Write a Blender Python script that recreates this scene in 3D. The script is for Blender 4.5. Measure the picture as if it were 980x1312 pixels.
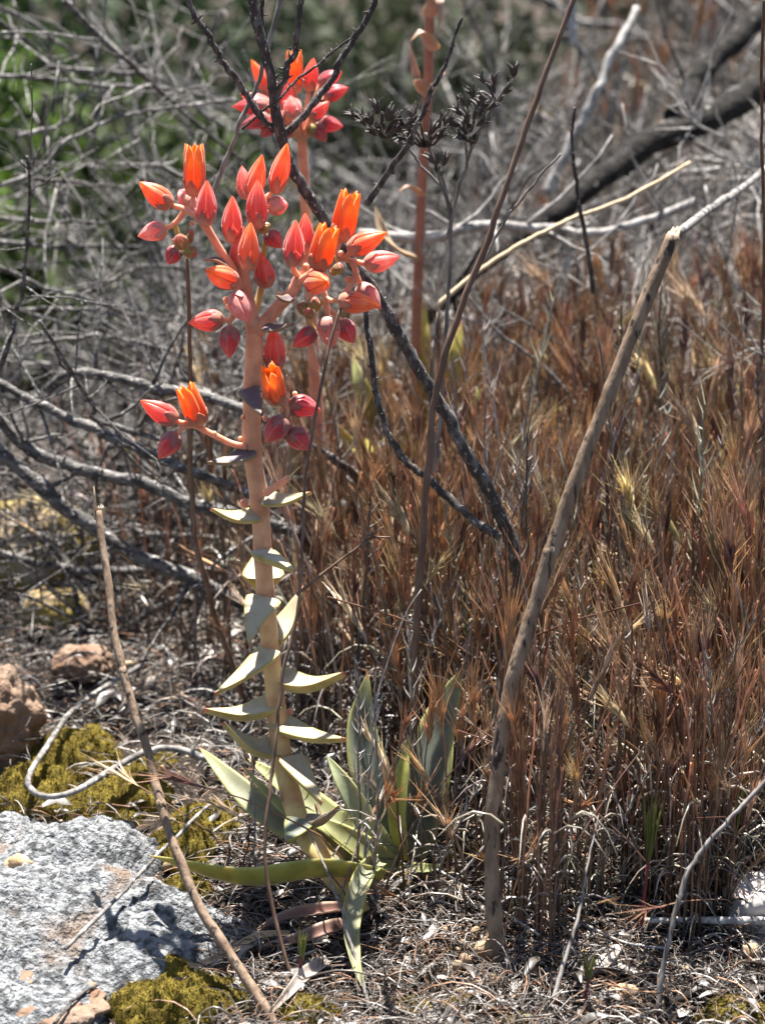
import bpy, math, random
import numpy as np
from mathutils import Vector, Matrix, noise as mnoise

for o in list(bpy.data.objects): bpy.data.objects.remove(o)
SC = bpy.context.scene
R = math.radians
random.seed(7); RNG = np.random.default_rng(7)

# ------------------------------------------------------------------ camera, sky, sun, exposure
PITCH = R(18.0); FOCAL = 50.0; SENS = 23.6
CAM = np.array([0.0, -0.723, 0.368])
cd = bpy.data.cameras.new('camera'); cam = bpy.data.objects.new('camera', cd)
SC.collection.objects.link(cam); SC.camera = cam
cam.location = CAM; cam.rotation_euler = (math.pi/2 - PITCH, 0, 0)
cd.sensor_fit = 'VERTICAL'; cd.sensor_height = SENS; cd.sensor_width = SENS; cd.lens = FOCAL
cd.clip_start = 0.02; cd.clip_end = 500
cd.dof.use_dof = True; cd.dof.focus_distance = 0.752; cd.dof.aperture_fstop = 9.5

SUN_EL = R(71); SUN_AZ = R(1)          # azimuth from +Y towards +X: the sun stands behind the plant
w = bpy.data.worlds.new('World'); SC.world = w; w.use_nodes = True
nt = w.node_tree
sky = nt.nodes.new('ShaderNodeTexSky'); sky.sky_type = 'NISHITA'; sky.sun_disc = False
sky.sun_elevation = SUN_EL; sky.sun_rotation = SUN_AZ
bg = nt.nodes['Background']; bg.inputs['Strength'].default_value = 0.05
nt.links.new(sky.outputs[0], bg.inputs['Color'])
sl = bpy.data.lights.new('sun', 'SUN'); sl.energy = 5.0; sl.angle = R(0.53); sl.color = (1.0, .955, .89)
so = bpy.data.objects.new('sun', sl); SC.collection.objects.link(so)
sd = Vector((math.sin(SUN_AZ)*math.cos(SUN_EL), math.cos(SUN_AZ)*math.cos(SUN_EL), math.sin(SUN_EL)))
so.rotation_euler = sd.to_track_quat('Z', 'Y').to_euler(); so.location = (0, 3, 5)
SC.view_settings.view_transform = 'Standard'; SC.view_settings.look = 'None'
SC.view_settings.gamma = 1.0; SC.view_settings.exposure = 1.9
SC.render.resolution_x = 764; SC.render.resolution_y = 1024

# ------------------------------------------------------------------ pixel (photo 980x1312) to place
FW = np.array([0, math.cos(PITCH), -math.sin(PITCH)]); UP = np.array([0, math.sin(PITCH), math.cos(PITCH)]); RT = np.array([1.0, 0, 0])
KPX = SENS/FOCAL/1312
def ray(px, py): return FW + (px-490)*KPX*RT - (py-656)*KPX*UP
def P(px, py, y):
    d = ray(px, py); return CAM + d*((y-CAM[1])/d[1])
def wid(px_w, p): return px_w*KPX*float(np.dot(np.asarray(p)-CAM, FW))
def sstep(a, b, x):
    t = np.clip((x-a)/(b-a), 0, 1); return t*t*(3-2*t)
def H(x, y):
    x = np.asarray(x, float); y = np.asarray(y, float)
    s = sstep(-.22, .30, x - .12*np.maximum(y, 0))
    up = .21*np.maximum(y, 0) + .06*np.minimum(y, 0)
    up = np.where(y > 6, .21*6 + .10*(y-6), up)
    dn = .02*np.minimum(y, .5) - .30*np.maximum(y-.5, 0)
    dn = np.where(y > 5, .01 - 1.35 - .02*(y-5), dn)
    z = s*up + (1-s)*dn
    z = z + .003*np.sin(x*61+y*37+1)*np.sin(y*53-x*19) + .0022*np.sin(x*143+2)*np.sin(y*121+x*40)
    z = np.where(y < -.6, z + .0*y, z)
    return np.where(np.hypot(x, y) > 12, z + .02*(np.hypot(x, y)-12)*np.sin(x*.05+1), z)
def G(px, py, lift=0.0):
    d = ray(px, py); t = .45
    while t < 80:
        p = CAM + d*t
        if p[2] <= H(p[0], p[1]): break
        t += .004 + .004*t
    for _ in range(12):
        p = CAM + d*t; e = p[2]-H(p[0], p[1]); t += e*.6/ .5*.5
    p = CAM + d*t; p[2] = float(H(p[0], p[1])) + lift
    return p
def PL(px, py, h):
    d = ray(px, py); t = .45
    while t < 20:
        p = CAM + d*t
        if p[2] <= H(p[0], p[1])+h: break
        t += .002
    return p
def yg(px, py): return float(G(px, py)[1])

# ------------------------------------------------------------------ mesh builder
class MB:
    def __init__(s): s.v = []; s.q = []; s.t = []; s.c = []; s.n = 0
    def add(s, v, q=None, t=None, col=(1, 1, 1)):
        v = np.asarray(v, float).reshape(-1, 3); k = len(v); s.v.append(v)
        c = np.asarray(col, float)
        if c.ndim == 1: c = np.tile(c, (k, 1))
        s.c.append(c)
        if q is not None and len(q): s.q.append(np.asarray(q, int)+s.n)
        if t is not None and len(t): s.t.append(np.asarray(t, int)+s.n)
        s.n += k; return s
    def arrays(s):
        v = np.concatenate(s.v); c = np.concatenate(s.c)
        q = np.concatenate(s.q) if s.q else np.zeros((0, 4), int)
        t = np.concatenate(s.t) if s.t else np.zeros((0, 3), int)
        return v, q, t, c
    def mesh(s, name, mat, origin=(0, 0, 0), smooth=True):
        v, q, t, c = s.arrays(); v = v - np.asarray(origin)
        me = bpy.data.meshes.new(name)
        me.vertices.add(len(v)); me.vertices.foreach_set('co', v.ravel())
        loops = np.concatenate([q.ravel(), t.ravel()]); nq, ntr = len(q), len(t)
        me.loops.add(len(loops)); me.loops.foreach_set('vertex_index', loops.astype(np.int32))
        me.polygons.add(nq+ntr)
        me.polygons.foreach_set('loop_start', np.concatenate([np.arange(nq)*4, nq*4+np.arange(ntr)*3]).astype(np.int32))
        me.update(calc_edges=True)
        if smooth: me.polygons.foreach_set('use_smooth', np.ones(nq+ntr, bool))
        a = me.color_attributes.new('Col', 'FLOAT_COLOR', 'POINT')
        a.data.foreach_set('color', np.concatenate([c, np.ones((len(c), 1))], 1).astype(np.float32).ravel())
        me.materials.append(mat); me.validate(); return me
    def build(s, name, mat, parent=None, origin=None, smooth=True):
        v = np.concatenate(s.v)
        if origin is None:
            origin = np.array(parent['_w']) if parent is not None and '_w' in parent.keys() else v[np.argmin(v[:, 2])].copy()
        o = bpy.data.objects.new(name, s.mesh(name, mat, origin, smooth)); SC.collection.objects.link(o)
        pw = np.array(parent['_w']) if parent is not None else np.zeros(3)
        o.location = np.asarray(origin)-pw
        o['_w'] = [float(a) for a in origin]
        if parent is not None: o.parent = parent
        return o
def tag(o, label=None, cat=None, group=None, kind=None):
    if label: o['label'] = label
    if cat: o['category'] = cat
    if group: o['group'] = group
    if kind: o['kind'] = kind
    return o
def thing(name, loc, label, cat, group=None):
    o = bpy.data.objects.new(name, None); SC.collection.objects.link(o); o.location = loc
    o.empty_display_size = .01; o['_w'] = [float(a) for a in loc]
    return tag(o, label, cat, group)
def spline(pts, n):
    p = np.asarray(pts, float); m = len(p)
    if m == 2: return p[0]+(p[1]-p[0])*np.linspace(0, 1, n)[:, None]
    e = np.vstack([2*p[0]-p[1], p, 2*p[-1]-p[-2]])
    seg = np.r_[0, np.cumsum(np.maximum(np.linalg.norm(np.diff(p[:, :3], axis=0), axis=1), 1e-9))]; seg /= seg[-1]
    out = []
    for t in np.linspace(0, 1, n):
        i = min(max(np.searchsorted(seg, t, 'right')-1, 0), m-2)
        u = (t-seg[i])/(seg[i+1]-seg[i]); a, b, c, d = e[i:i+4]
        out.append(.5*((2*b)+(c-a)*u+(2*a-5*b+4*c-d)*u*u+(3*b-a-3*c+d)*u**3))
    return np.array(out)
def tube(mb, pts, rad, sides=6, col=(1, 1, 1), rough=0.0, cap=True, cols=None, flat=None):
    pts = np.asarray(pts, float); n = len(pts); rad = np.broadcast_to(np.asarray(rad, float), (n,))
    T = np.gradient(pts, axis=0); T /= np.maximum(np.linalg.norm(T, axis=1), 1e-12)[:, None]
    ref = np.array([.31, .9, .17]) if abs(T[:, 1]).mean() < .75 else np.array([.9, .1, .3])
    A = np.cross(T, ref); A /= np.maximum(np.linalg.norm(A, axis=1), 1e-9)[:, None]; B = np.cross(T, A)
    ang = np.arange(sides)*2*math.pi/sides
    rr = rad[:, None]*np.ones((1, sides))
    if rough: rr = rr*(1+rough*RNG.uniform(-1, 1, (n, sides)))
    fl = 1.0 if flat is None else flat
    v = pts[:, None, :]+rr[..., None]*(np.cos(ang)[None, :, None]*A[:, None, :]+fl*np.sin(ang)[None, :, None]*B[:, None, :])
    i, j = np.meshgrid(np.arange(n-1), np.arange(sides), indexing='ij'); j2 = (j+1) % sides
    q = np.stack([i*sides+j, i*sides+j2, (i+1)*sides+j2, (i+1)*sides+j], -1).reshape(-1, 4)
    v = v.reshape(-1, 3); tr = []
    if cap:
        k = len(v); v = np.vstack([v, pts[0], pts[-1]])
        for a in range(sides):
            tr += [(k, (a+1) % sides, a), (k+1, (n-1)*sides+a, (n-1)*sides+(a+1) % sides)]
    c = col
    if cols is not None:
        c = np.repeat(np.asarray(cols, float), sides, 0)
        if cap: c = np.vstack([c, cols[0], cols[-1]])
    mb.add(v, q, tr, c); return mb
def pp(pts, y0, y1, w0, w1, n=None, jit=0.0, lift=None):
    """pixel polyline -> (points, radii); depth runs from y0 to y1 along it"""
    a = np.asarray(pts, float); m = len(a)
    L = np.r_[0, np.cumsum(np.linalg.norm(np.diff(a[:, :2], axis=0), axis=1))]; L /= L[-1]
    c = np.array([P(x, y, y0+(y1-y0)*s) for (x, y), s in zip(a[:, :2], L)])
    n = n or max(6, 4*m)
    p = spline(c, n)
    if jit: p = p + RNG.normal(0, jit, p.shape)
    ww = np.linspace(w0, w1, n); r = np.array([wid(k, q)/2 for k, q in zip(ww, p)])
    return p, r

# ------------------------------------------------------------------ materials
def mk(name, col=(.5, .5, .5), col2=None, scale=200, stretch=(1, 1, 1), lo=.35, hi=.65, attr=False, rough=.6, bump=0.0, bscale=None, bdist=.001,
       transl=0.0, spec=.5, sheen=0.0, orand=0.0, sscale=.003, col3=None, scale3=40, detail=5, lo3=.5, hi3=.62, sss=0.0, tcol=None):
    m = bpy.data.materials.new(name); m.use_nodes = True; t = m.node_tree; N = t.nodes; L = t.links
    b = N['Principled BSDF']; b.inputs['Roughness'].default_value = rough
    b.inputs['Specular IOR Level'].default_value = spec
    if sheen: b.inputs['Sheen Weight'].default_value = sheen; b.inputs['Sheen Roughness'].default_value = .5
    if sss:
        b.inputs['Subsurface Weight'].default_value = sss; b.inputs['Subsurface Radius'].default_value = (1, .62, .42); b.inputs['Subsurface Scale'].default_value = sscale
    tc = N.new('ShaderNodeTexCoord'); mp = N.new('ShaderNodeMapping'); mp.inputs['Scale'].default_value = stretch
    L.new(tc.outputs['Object'], mp.inputs['Vector'])
    if attr:
        at = N.new('ShaderNodeAttribute'); at.attribute_name = 'Col'; cur = at.outputs['Color']
    else:
        rg = N.new('ShaderNodeRGB'); rg.outputs[0].default_value = (*col, 1); cur = rg.outputs[0]
    def layer(cur, c2, sc, a, z, mode='MIX'):
        nz = N.new('ShaderNodeTexNoise'); nz.inputs['Scale'].default_value = sc; nz.inputs['Detail'].default_value = detail
        L.new(mp.outputs[0], nz.inputs['Vector'])
        mr = N.new('ShaderNodeMapRange'); mr.inputs['From Min'].default_value = a; mr.inputs['From Max'].default_value = z; mr.interpolation_type = 'SMOOTHSTEP'
        L.new(nz.outputs['Fac'], mr.inputs['Value'])
        mx = N.new('ShaderNodeMix'); mx.data_type = 'RGBA'; mx.blend_type = mode
        L.new(mr.outputs[0], mx.inputs['Factor']); L.new(cur, mx.inputs['A']); mx.inputs['B'].default_value = (*c2, 1)
        return mx.outputs['Result']
    if col2 is not None: cur = layer(cur, col2, scale, lo, hi, 'MULTIPLY' if attr else 'MIX')
    if col3 is not None: cur = layer(cur, col3, scale3, lo3, hi3)
    if orand:
        oi = N.new('ShaderNodeObjectInfo'); hs = N.new('ShaderNodeHueSaturation')
        mr = N.new('ShaderNodeMapRange'); mr.inputs['To Min'].default_value = 1-orand; mr.inputs['To Max'].default_value = 1+orand
        L.new(oi.outputs['Random'], mr.inputs['Value']); L.new(mr.outputs[0], hs.inputs['Value']); L.new(cur, hs.inputs['Color']); cur = hs.outputs[0]
    L.new(cur, b.inputs['Base Color'])
    if bump:
        nz = N.new('ShaderNodeTexNoise'); nz.inputs['Scale'].default_value = bscale or scale; nz.inputs['Detail'].default_value = 6
        L.new(mp.outputs[0], nz.inputs['Vector'])
        bp = N.new('ShaderNodeBump'); bp.inputs['Strength'].default_value = bump; bp.inputs['Distance'].default_value = bdist
        L.new(nz.outputs['Fac'], bp.inputs['Height']); L.new(bp.outputs[0], b.inputs['Normal'])
    if transl:
        tr = N.new('ShaderNodeBsdfTranslucent'); ms = N.new('ShaderNodeMixShader'); ms.inputs[0].default_value = transl
        L.new(cur, tr.inputs['Color'])
        if tcol:
            mx = N.new('ShaderNodeMix'); mx.data_type = 'RGBA'; mx.blend_type = 'MULTIPLY'; mx.inputs['Factor'].default_value = 1
            L.new(cur, mx.inputs['A']); mx.inputs['B'].default_value = (*tcol, 1); L.new(mx.outputs['Result'], tr.inputs['Color'])
        L.new(b.outputs[0], ms.inputs[1]); L.new(tr.outputs[0], ms.inputs[2]); L.new(ms.outputs[0], N['Material Output'].inputs['Surface'])
    return m
M = {}
M['soil'] = mk('soil', (.016, .012, .010), (.045, .033, .025), 90, col3=(.24, .19, .15), scale3=420, lo3=.56, hi3=.66, rough=.95, bump=.9, bscale=350, bdist=.003, spec=.2)
M['rock'] = mk('lichen_rock', (.07, .072, .074), (.26, .268, .275), 300, lo=.36, hi=.60, col3=(.20, .15, .115), scale3=30, lo3=.60, hi3=.74, rough=.95, bump=1.0, bscale=700, bdist=.003, spec=.2, detail=9)
M['tanrock'] = mk('tan_rock', (.17, .10, .065), (.25, .18, .13), 60, col3=(.14, .10, .08), scale3=45, lo3=.56, hi3=.7, rough=.95, bump=.9, bscale=260, bdist=.003, spec=.2, detail=8)
M['yelrock'] = mk('lichen_yellow_rock', (.30, .22, .13), (.26, .20, .045), 14, lo=.42, hi=.52, col3=(.45, .40, .33), scale3=60, rough=.95, bump=.8, bscale=220, bdist=.003, spec=.2)
M['pebble'] = mk('pebble', (.28, .185, .10), (.40, .30, .20), 160, rough=.85, bump=.6, bscale=500, spec=.3, orand=.35)
M['quartz'] = mk('pale_stone', (.42, .38, .35), (.42, .22, .15), 38, lo=.5, hi=.62, rough=.55, bump=.4, bscale=260, spec=.4)
M['moss'] = mk('moss', attr=True, col2=(.45, .42, .35), scale=180, rough=.9, spec=.2, transl=.2)
M['bark'] = mk('grey_bark', (.042, .036, .033), (.125, .113, .105), 420, (1, 1, .45), .45, .66, col3=(.40, .38, .36), scale3=1100, lo3=.62, hi3=.70, rough=.85, bump=.8, bscale=520, bdist=.0012, spec=.3, orand=.15)
M['palebark'] = mk('weathered_wood', (.22, .20, .185), (.42, .40, .375), 260, (1, 1, .3), col3=(.12, .10, .09), scale3=160, lo3=.58, hi3=.68, rough=.8, bump=.6, bscale=420, spec=.3, orand=.15)
M['char'] = mk('charred_wood', (.008, .007, .0065), (.026, .023, .02), 190, col3=(.26, .24, .22), scale3=150, lo3=.62, hi3=.74, rough=.85, spec=.15, bump=.7, bscale=420, bdist=.002)
M['leanbark'] = mk('grey_branch_bark', (.04, .035, .032), (.13, .12, .112), 320, (.5, 1, 1), .40, .60, col3=(.42, .40, .38), scale3=700, lo3=.58, hi3=.68, rough=.7, bump=.8, bscale=520, bdist=.0012, spec=.4, orand=.2)
M['greybark'] = mk('grey_twig_bark', (.06, .054, .05), (.19, .178, .166), 260, (1, 1, .3), col3=(.42, .40, .38), scale3=300, lo3=.58, hi3=.68, rough=.75, bump=.5, bscale=420, spec=.35, orand=.35)
M['stick'] = mk('brown_stick', (.16, .105, .066), (.27, .19, .13), 300, (1, 1, .25), col3=(.035, .024, .018), scale3=420, lo3=.56, hi3=.66, rough=.75, bump=.7, bscale=600, bdist=.0006, spec=.35)
M['cutwood'] = mk('broken_wood', (.62, .50, .34), (.45, .33, .2), 900, rough=.8)
M['stalk'] = mk('dry_stalk', (.095, .048, .028), (.16, .10, .066), 320, (1, 1, .2), rough=.65, bump=.3, bscale=700, bdist=.0004, orand=.15)
M['greystalk'] = mk('grey_stalk', (.10, .085, .076), (.24, .215, .20), 400, (1, 1, .2), rough=.7, orand=.2)
M['grass'] = mk('dry_grass', attr=True, col2=(.72, .70, .68), scale=260, rough=.27, transl=.42, spec=1.0)
M['litter'] = mk('litter', attr=True, col2=(.6, .58, .56), scale=300, rough=.42, transl=.10, spec=.6)
M['seed'] = mk('dry_seed_head', (.028, .020, .017), (.20, .16, .14), 500, lo=.5, hi=.7, rough=.6, orand=.2)
M['leaf'] = mk('succulent_leaf', attr=True, col2=(.70, .68, .62), scale=150, lo=.4, hi=.7, rough=.55, transl=.16, spec=.35, bump=.12, bscale=900, bdist=.0004, sheen=.15, sss=.1)
M['stem'] = mk('succulent_stem', attr=True, col2=(.78, .70, .66), scale=170, lo=.4, hi=.7, rough=.6, spec=.3, sss=.35, sscale=.006, sheen=.15, bump=.1, bscale=900, bdist=.0003)
M['petal'] = mk('petal', attr=True, col2=(1.04, 1.75, 1.9), scale=4, lo=.42, hi=.78, rough=.34, transl=.46, tcol=(1.3, 1.15, 1.05), spec=.5, sheen=.4, orand=.08)
M['calyx'] = mk('calyx', attr=True, col2=(.8, .78, .78), scale=5, rough=.5, transl=.12, spec=.4, sheen=.2, orand=.12, sss=.1)
M['green'] = mk('bush_leaf', attr=True, rough=.7, transl=.3, spec=.2)
M['shoot'] = mk('green_grass', attr=True, rough=.5, transl=.35, spec=.4)

# ------------------------------------------------------------------ ground
def axis(lo, hi, c0, c1, step, n_out):
    core = np.arange(c0, c1+1e-9, step)
    a = c0-(c0-lo)*(np.linspace(0, 1, n_out)[1:]**2.6)[::-1]; b = c1+(hi-c1)*np.linspace(0, 1, n_out)[1:]**2.6
    return np.r_[a, core, b]
gx = axis(-90, 90, -.45, .62, .006, 34); gy = axis(-30, 160, -.22, .95, .006, 40)
X, Y = np.meshgrid(gx, gy, indexing='xy'); Z = H(X, Y)
fine = (np.abs(X) < 1.2) & (Y < 2) & (Y > -.6)
zf = Z.copy()
for i, j in zip(*np.where(fine)):
    v = Vector((X[i, j]*70, Y[i, j]*70, 0)); zf[i, j] += .0022*mnoise.noise(v)+.0016*mnoise.noise(v*3.1)
ny_, nx_ = X.shape
ii, jj = np.meshgrid(np.arange(ny_-1), np.arange(nx_-1), indexing='ij')
q = np.stack([ii*nx_+jj, ii*nx_+jj+1, (ii+1)*nx_+jj+1, (ii+1)*nx_+jj], -1).reshape(-1, 4)
g = MB().add(np.stack([X, Y, zf], -1), q).build('ground', M['soil'], origin=(0, 0, 0)); tag(g, 'stony brown soil of the hillside under the dry grass', 'ground', kind='structure')

# ------------------------------------------------------------------ rocks
_ICO = {}
def ico(sub):
    if sub not in _ICO:
        import bmesh
        bm = bmesh.new(); bmesh.ops.create_icosphere(bm, subdivisions=sub, radius=1); bm.verts.ensure_lookup_table()
        _ICO[sub] = (np.array([v.co[:] for v in bm.verts]), np.array([[v.index for v in f.verts] for f in bm.faces])); bm.free()
    return _ICO[sub]
def rock(name, c, size, label, mat, sub=4, seed=0, amp=.25, f=1.6, rotz=0, group=None, cat='rock', facet=0.0, fine_amp=.02):
    v, t = ico(sub); out = []; pr = np.array(size)/max(size)
    for p in v:
        a = Vector(p*pr)*f+Vector((seed*3.7, seed*1.3, seed*2.1))
        k = 1+amp*mnoise.noise(a)+amp*.5*mnoise.noise(a*2.2)+amp*.28*mnoise.noise(a*4.7)
        if sub > 3: k += fine_amp*mnoise.noise(a*9)+fine_amp*.7*mnoise.noise(a*19)+fine_amp*.45*mnoise.noise(a*38)
        q = p*k
        if facet: q = np.sign(q)*np.abs(q)**(1-facet)
        out.append(q)
    out = np.array(out)*np.array(size); cz, sz = math.cos(rotz), math.sin(rotz)
    out = out@np.array([[cz, sz, 0], [-sz, cz, 0], [0, 0, 1]])
    c = np.asarray(c, float)
    o = MB().add(out+c, None, t).build(name, M[mat], origin=np.array([c[0], c[1], (out+c)[:, 2].min()]), smooth=sub > 2)
    return tag(o, label, cat, group)
def dome_rock(name, cx, cy, rx, ry, hz, label, mat, seed, n=170):
    g_ = np.linspace(-1.08, 1.08, n); U, V = np.meshgrid(g_, g_); th = np.arctan2(V, U)
    d = np.hypot(U, V)/(1+.12*np.sin(3*th+seed)+.09*np.sin(5*th+2*seed)+.06*np.sin(9*th)+.03*np.sin(17*th+1))
    x = cx+U*rx; y = cy+V*ry; z = np.empty_like(x)
    for i in range(n):
        for j in range(n):
            p_ = Vector((x[i, j]*26, y[i, j]*26, seed)); k = mnoise.noise(p_)*.5+mnoise.noise(p_*2.3)*.30
            q_ = p_*5.5; k2 = mnoise.noise(q_)*.6+mnoise.noise(q_*2.1)*.4+mnoise.noise(q_*4.7)*.25
            dm = max(0.0, 1-d[i, j]**2.6)
            z[i, j] = hz*(dm**.8)*(.80+.75*k)+.0042*k2*min(1, dm*4)-.006*max(0, mnoise.noise(p_*1.7+Vector((9, 4, 1)))-.25)*min(1, dm*4)+(-.012*max(0, d[i, j]-.97)/.1)
    z += H(x, y)-.001
    ii_, jj_ = np.meshgrid(np.arange(n-1), np.arange(n-1), indexing='ij'); keep = d[:-1, :-1] < 1.1
    q_ = np.stack([ii_*n+jj_, ii_*n+jj_+1, (ii_+1)*n+jj_+1, (ii_+1)*n+jj_], -1)[keep]
    return tag(MB().add(np.stack([x, y, z], -1), q_).build(name, M[mat], origin=(cx, cy, float(H(cx, cy)))), label, 'rock')
dome_rock('lichen_rock', -.150, -.052, .104, .066, .026, 'broad low grey rock crusted with pale lichen under the curved twig', 'rock', 4)
def grock(px, py, wpx, hpx, label, mat, seed, sink=.4, **k):
    p = G(px, py); a = wid(wpx, p)/2; b = wid(hpx, p)/2
    return rock('rock', p+np.array([0, a*.5, .003+b*(1-sink)]), (a, a*.8, b), label, mat, 5, seed, **k)
grock(-6, 985, 130, 150, 'rounded orange brown boulder beside the yellow moss', 'tanrock', 5)
grock(40, 765, 190, 130, 'pale rock with yellow lichen patches below the leaning grey branches', 'yelrock', 8, facet=.2)
grock(122, 752, 60, 75, 'small orange red stone beside the yellow lichen rock', 'tanrock', 11, facet=.25)
grock(68, 818, 90, 60, 'tan lichen spotted stone between the yellow lichen rock and the broken stick', 'yelrock', 13, facet=.2)
grock(105, 880, 80, 50, 'flat cream brown stone on the ground behind the mossy patch', 'tanrock', 17)
grock(-20, 1290, 120, 36, 'crumbling pink brown stone at the foot of the lichen rock', 'tanrock', 19, sink=.75, facet=.2, amp=.4)
grock(70, 1318, 120, 30, 'pinkish gravelly lump below the lichen rock next to moss', 'tanrock', 23, sink=.8, facet=.2, amp=.45)
q_ = G(962, 1200); rock('quartz_stone', q_+np.array([.004, .006, .006]), (.0135, .011, .013), 'smooth white stone stained red brown near the fallen pale twig', 'quartz', 4, 29, .28, 1.5, cat='stone', facet=.12)
for px, py, s, lb in [(800, 1190, 36, 'knobbly tan stone beside the reddish grass culm'), (622, 1232, 34, 'cream angular stone at the foot of the leaning brown stick'),
                      (960, 1235, 26, 'yellowish crumb of stone under the fallen pale twig'), (800, 1290, 34, 'tan flake of stone among grey litter by the brown leaf'),
                      (565, 1000, 44, 'pinkish brown stone tucked behind the broad grey rosette leaf'), (25, 1125, 34, 'small buff pebble resting on the lichen rock')]:
    p = G(px, py); a = wid(s, p)/2
    if 'resting' in lb: p = PL(px, py, .0125)
    rock('stone', p+np.array([0, 0, .003+a*.4]), (a, a*.8, a*.85), lb, 'pebble', 3, px, .3, 1.6, cat='stone')
v0, t0 = ico(2); pm = []
for k in range(5):
    vv = np.array([p*(1+.3*mnoise.noise(Vector(p)*1.5+Vector((k*5, 1, 2)))) for p in v0]); pm.append(MB().add(vv*np.array([1, .8, .7]), None, t0).mesh('pebble', M['pebble']))
for k in range(90):
    px = random.uniform(560, 985) if k < 62 else random.uniform(-5, 330); py = random.uniform(1110, 1310) if k < 62 else random.uniform(790, 1300)
    p = G(px, py); o = bpy.data.objects.new('pebble', pm[k % 5]); SC.collection.objects.link(o); a = random.choice([.001, .0013, .0018, .0024])
    o.location = p+np.array([0, 0, .003+a*.3]); o.scale = (a, a, a); o.rotation_euler = (random.random()*6, random.random()*6, random.random()*6)
    tag(o, 'small buff pebble lying loose in the leaf litter', 'pebble', 'loose pebbles in the litter')

# ------------------------------------------------------------------ moss
def moss(pxs, label):
    mb = MB(); org = G(*pxs[0][:2])
    for px, py, wx, hy, hz in pxs:
        c = G(px, py); rx = wid(wx, c)/2; ry = rx*hy/wx*1.6
        n = 44; gg = np.linspace(-1, 1, n); U, V = np.meshgrid(gg, gg); d = U**2+V**2
        d = d*(1+.35*np.sin(5*np.arctan2(V, U)+px)*.5+.12*np.sin(11*np.arctan2(V, U)+py)); dome = np.clip(1-d, 0, 1)**.75
        x = c[0]+U*rx; y = c[1]+V*ry
        lump = np.array([[.72+.30*mnoise.noise(Vector((a*110, b*110, 3)))+.16*mnoise.noise(Vector((a*300, b*300, 9)))+.10*mnoise.noise(Vector((a*800, b*800, 5))) for a, b in zip(ra, rb)] for ra, rb in zip(x, y)])
        z = H(x, y)+dome*hz*lump-.002*(d > .9)
        i, j = np.meshgrid(np.arange(n-1), np.arange(n-1), indexing='ij'); qq = np.stack([i*n+j, i*n+j+1, (i+1)*n+j+1, (i+1)*n+j], -1)
        keep = (d[:-1, :-1] < 1.05); qq = qq[keep]
        base = np.array([.24, .185, .034])
        mb.add(np.stack([x, y, z], -1), qq, None, base*.8)
        m = int(9000*rx*ry/(.02*.02)); m = min(m, 12000)
        th = RNG.uniform(0, 2*math.pi, m); rr = np.sqrt(RNG.uniform(0, 1, m))*.98
        uu, vv_ = rr*np.cos(th), rr*np.sin(th)
        iu = np.clip(((uu+1)/2*(n-1)).round().astype(int), 0, n-1); iv = np.clip(((vv_+1)/2*(n-1)).round().astype(int), 0, n-1)
        bx, by, bz = c[0]+uu*rx, c[1]+vv_*ry, z[iv, iu]
        B = np.stack([bx, by, bz-.0002], -1); s = RNG.uniform(.0004, .0010, (m, 1))
        D = RNG.normal(0, .9, (m, 3)); D[:, 2] = .9; S = RNG.normal(0, 1, (m, 3)); S /= np.linalg.norm(S, axis=1)[:, None]
        vv = np.stack([B-S*s*.35, B+S*s*.35, B+D*s], 1).reshape(-1, 3)
        cc = np.repeat(base*RNG.uniform(.35, 1.5, (m, 1))*np.array([1, 1, 1])+RNG.uniform(0, .05, (m, 1))*np.array([1, .8, .1]), 3, 0)
        mb.add(vv, None, np.arange(m*3).reshape(-1, 3), cc)
    tag(mb.build('moss', M['moss'], origin=org, smooth=False), label, 'moss', kind='stuff')
moss([(95, 975, 130, 80, .016), (45, 1030, 150, 70, .018), (150, 1035, 150, 70, .016), (115, 1085, 120, 40, .014), (235, 1100, 90, 55, .016), (265, 1065, 100, 60, .014), (240, 1145, 70, 30, .010), (195, 985, 70, 40, .008)], 'olive yellow moss cushions behind the lichen rock')
moss([(190, 1300, 110, 60, .014), (265, 1298, 120, 60, .016), (222, 1255, 80, 40, .010), (400, 1300, 90, 40, .008)], 'olive moss below the withered rosette leaves')
moss([(560, 1300, 150, 30, .006), (660, 1310, 60, 20, .004)], 'thin olive moss crust in front of the brown stick')
moss([(950, 1300, 120, 36, .007)], 'thin yellow green moss crust below the fallen pale twig')

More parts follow.
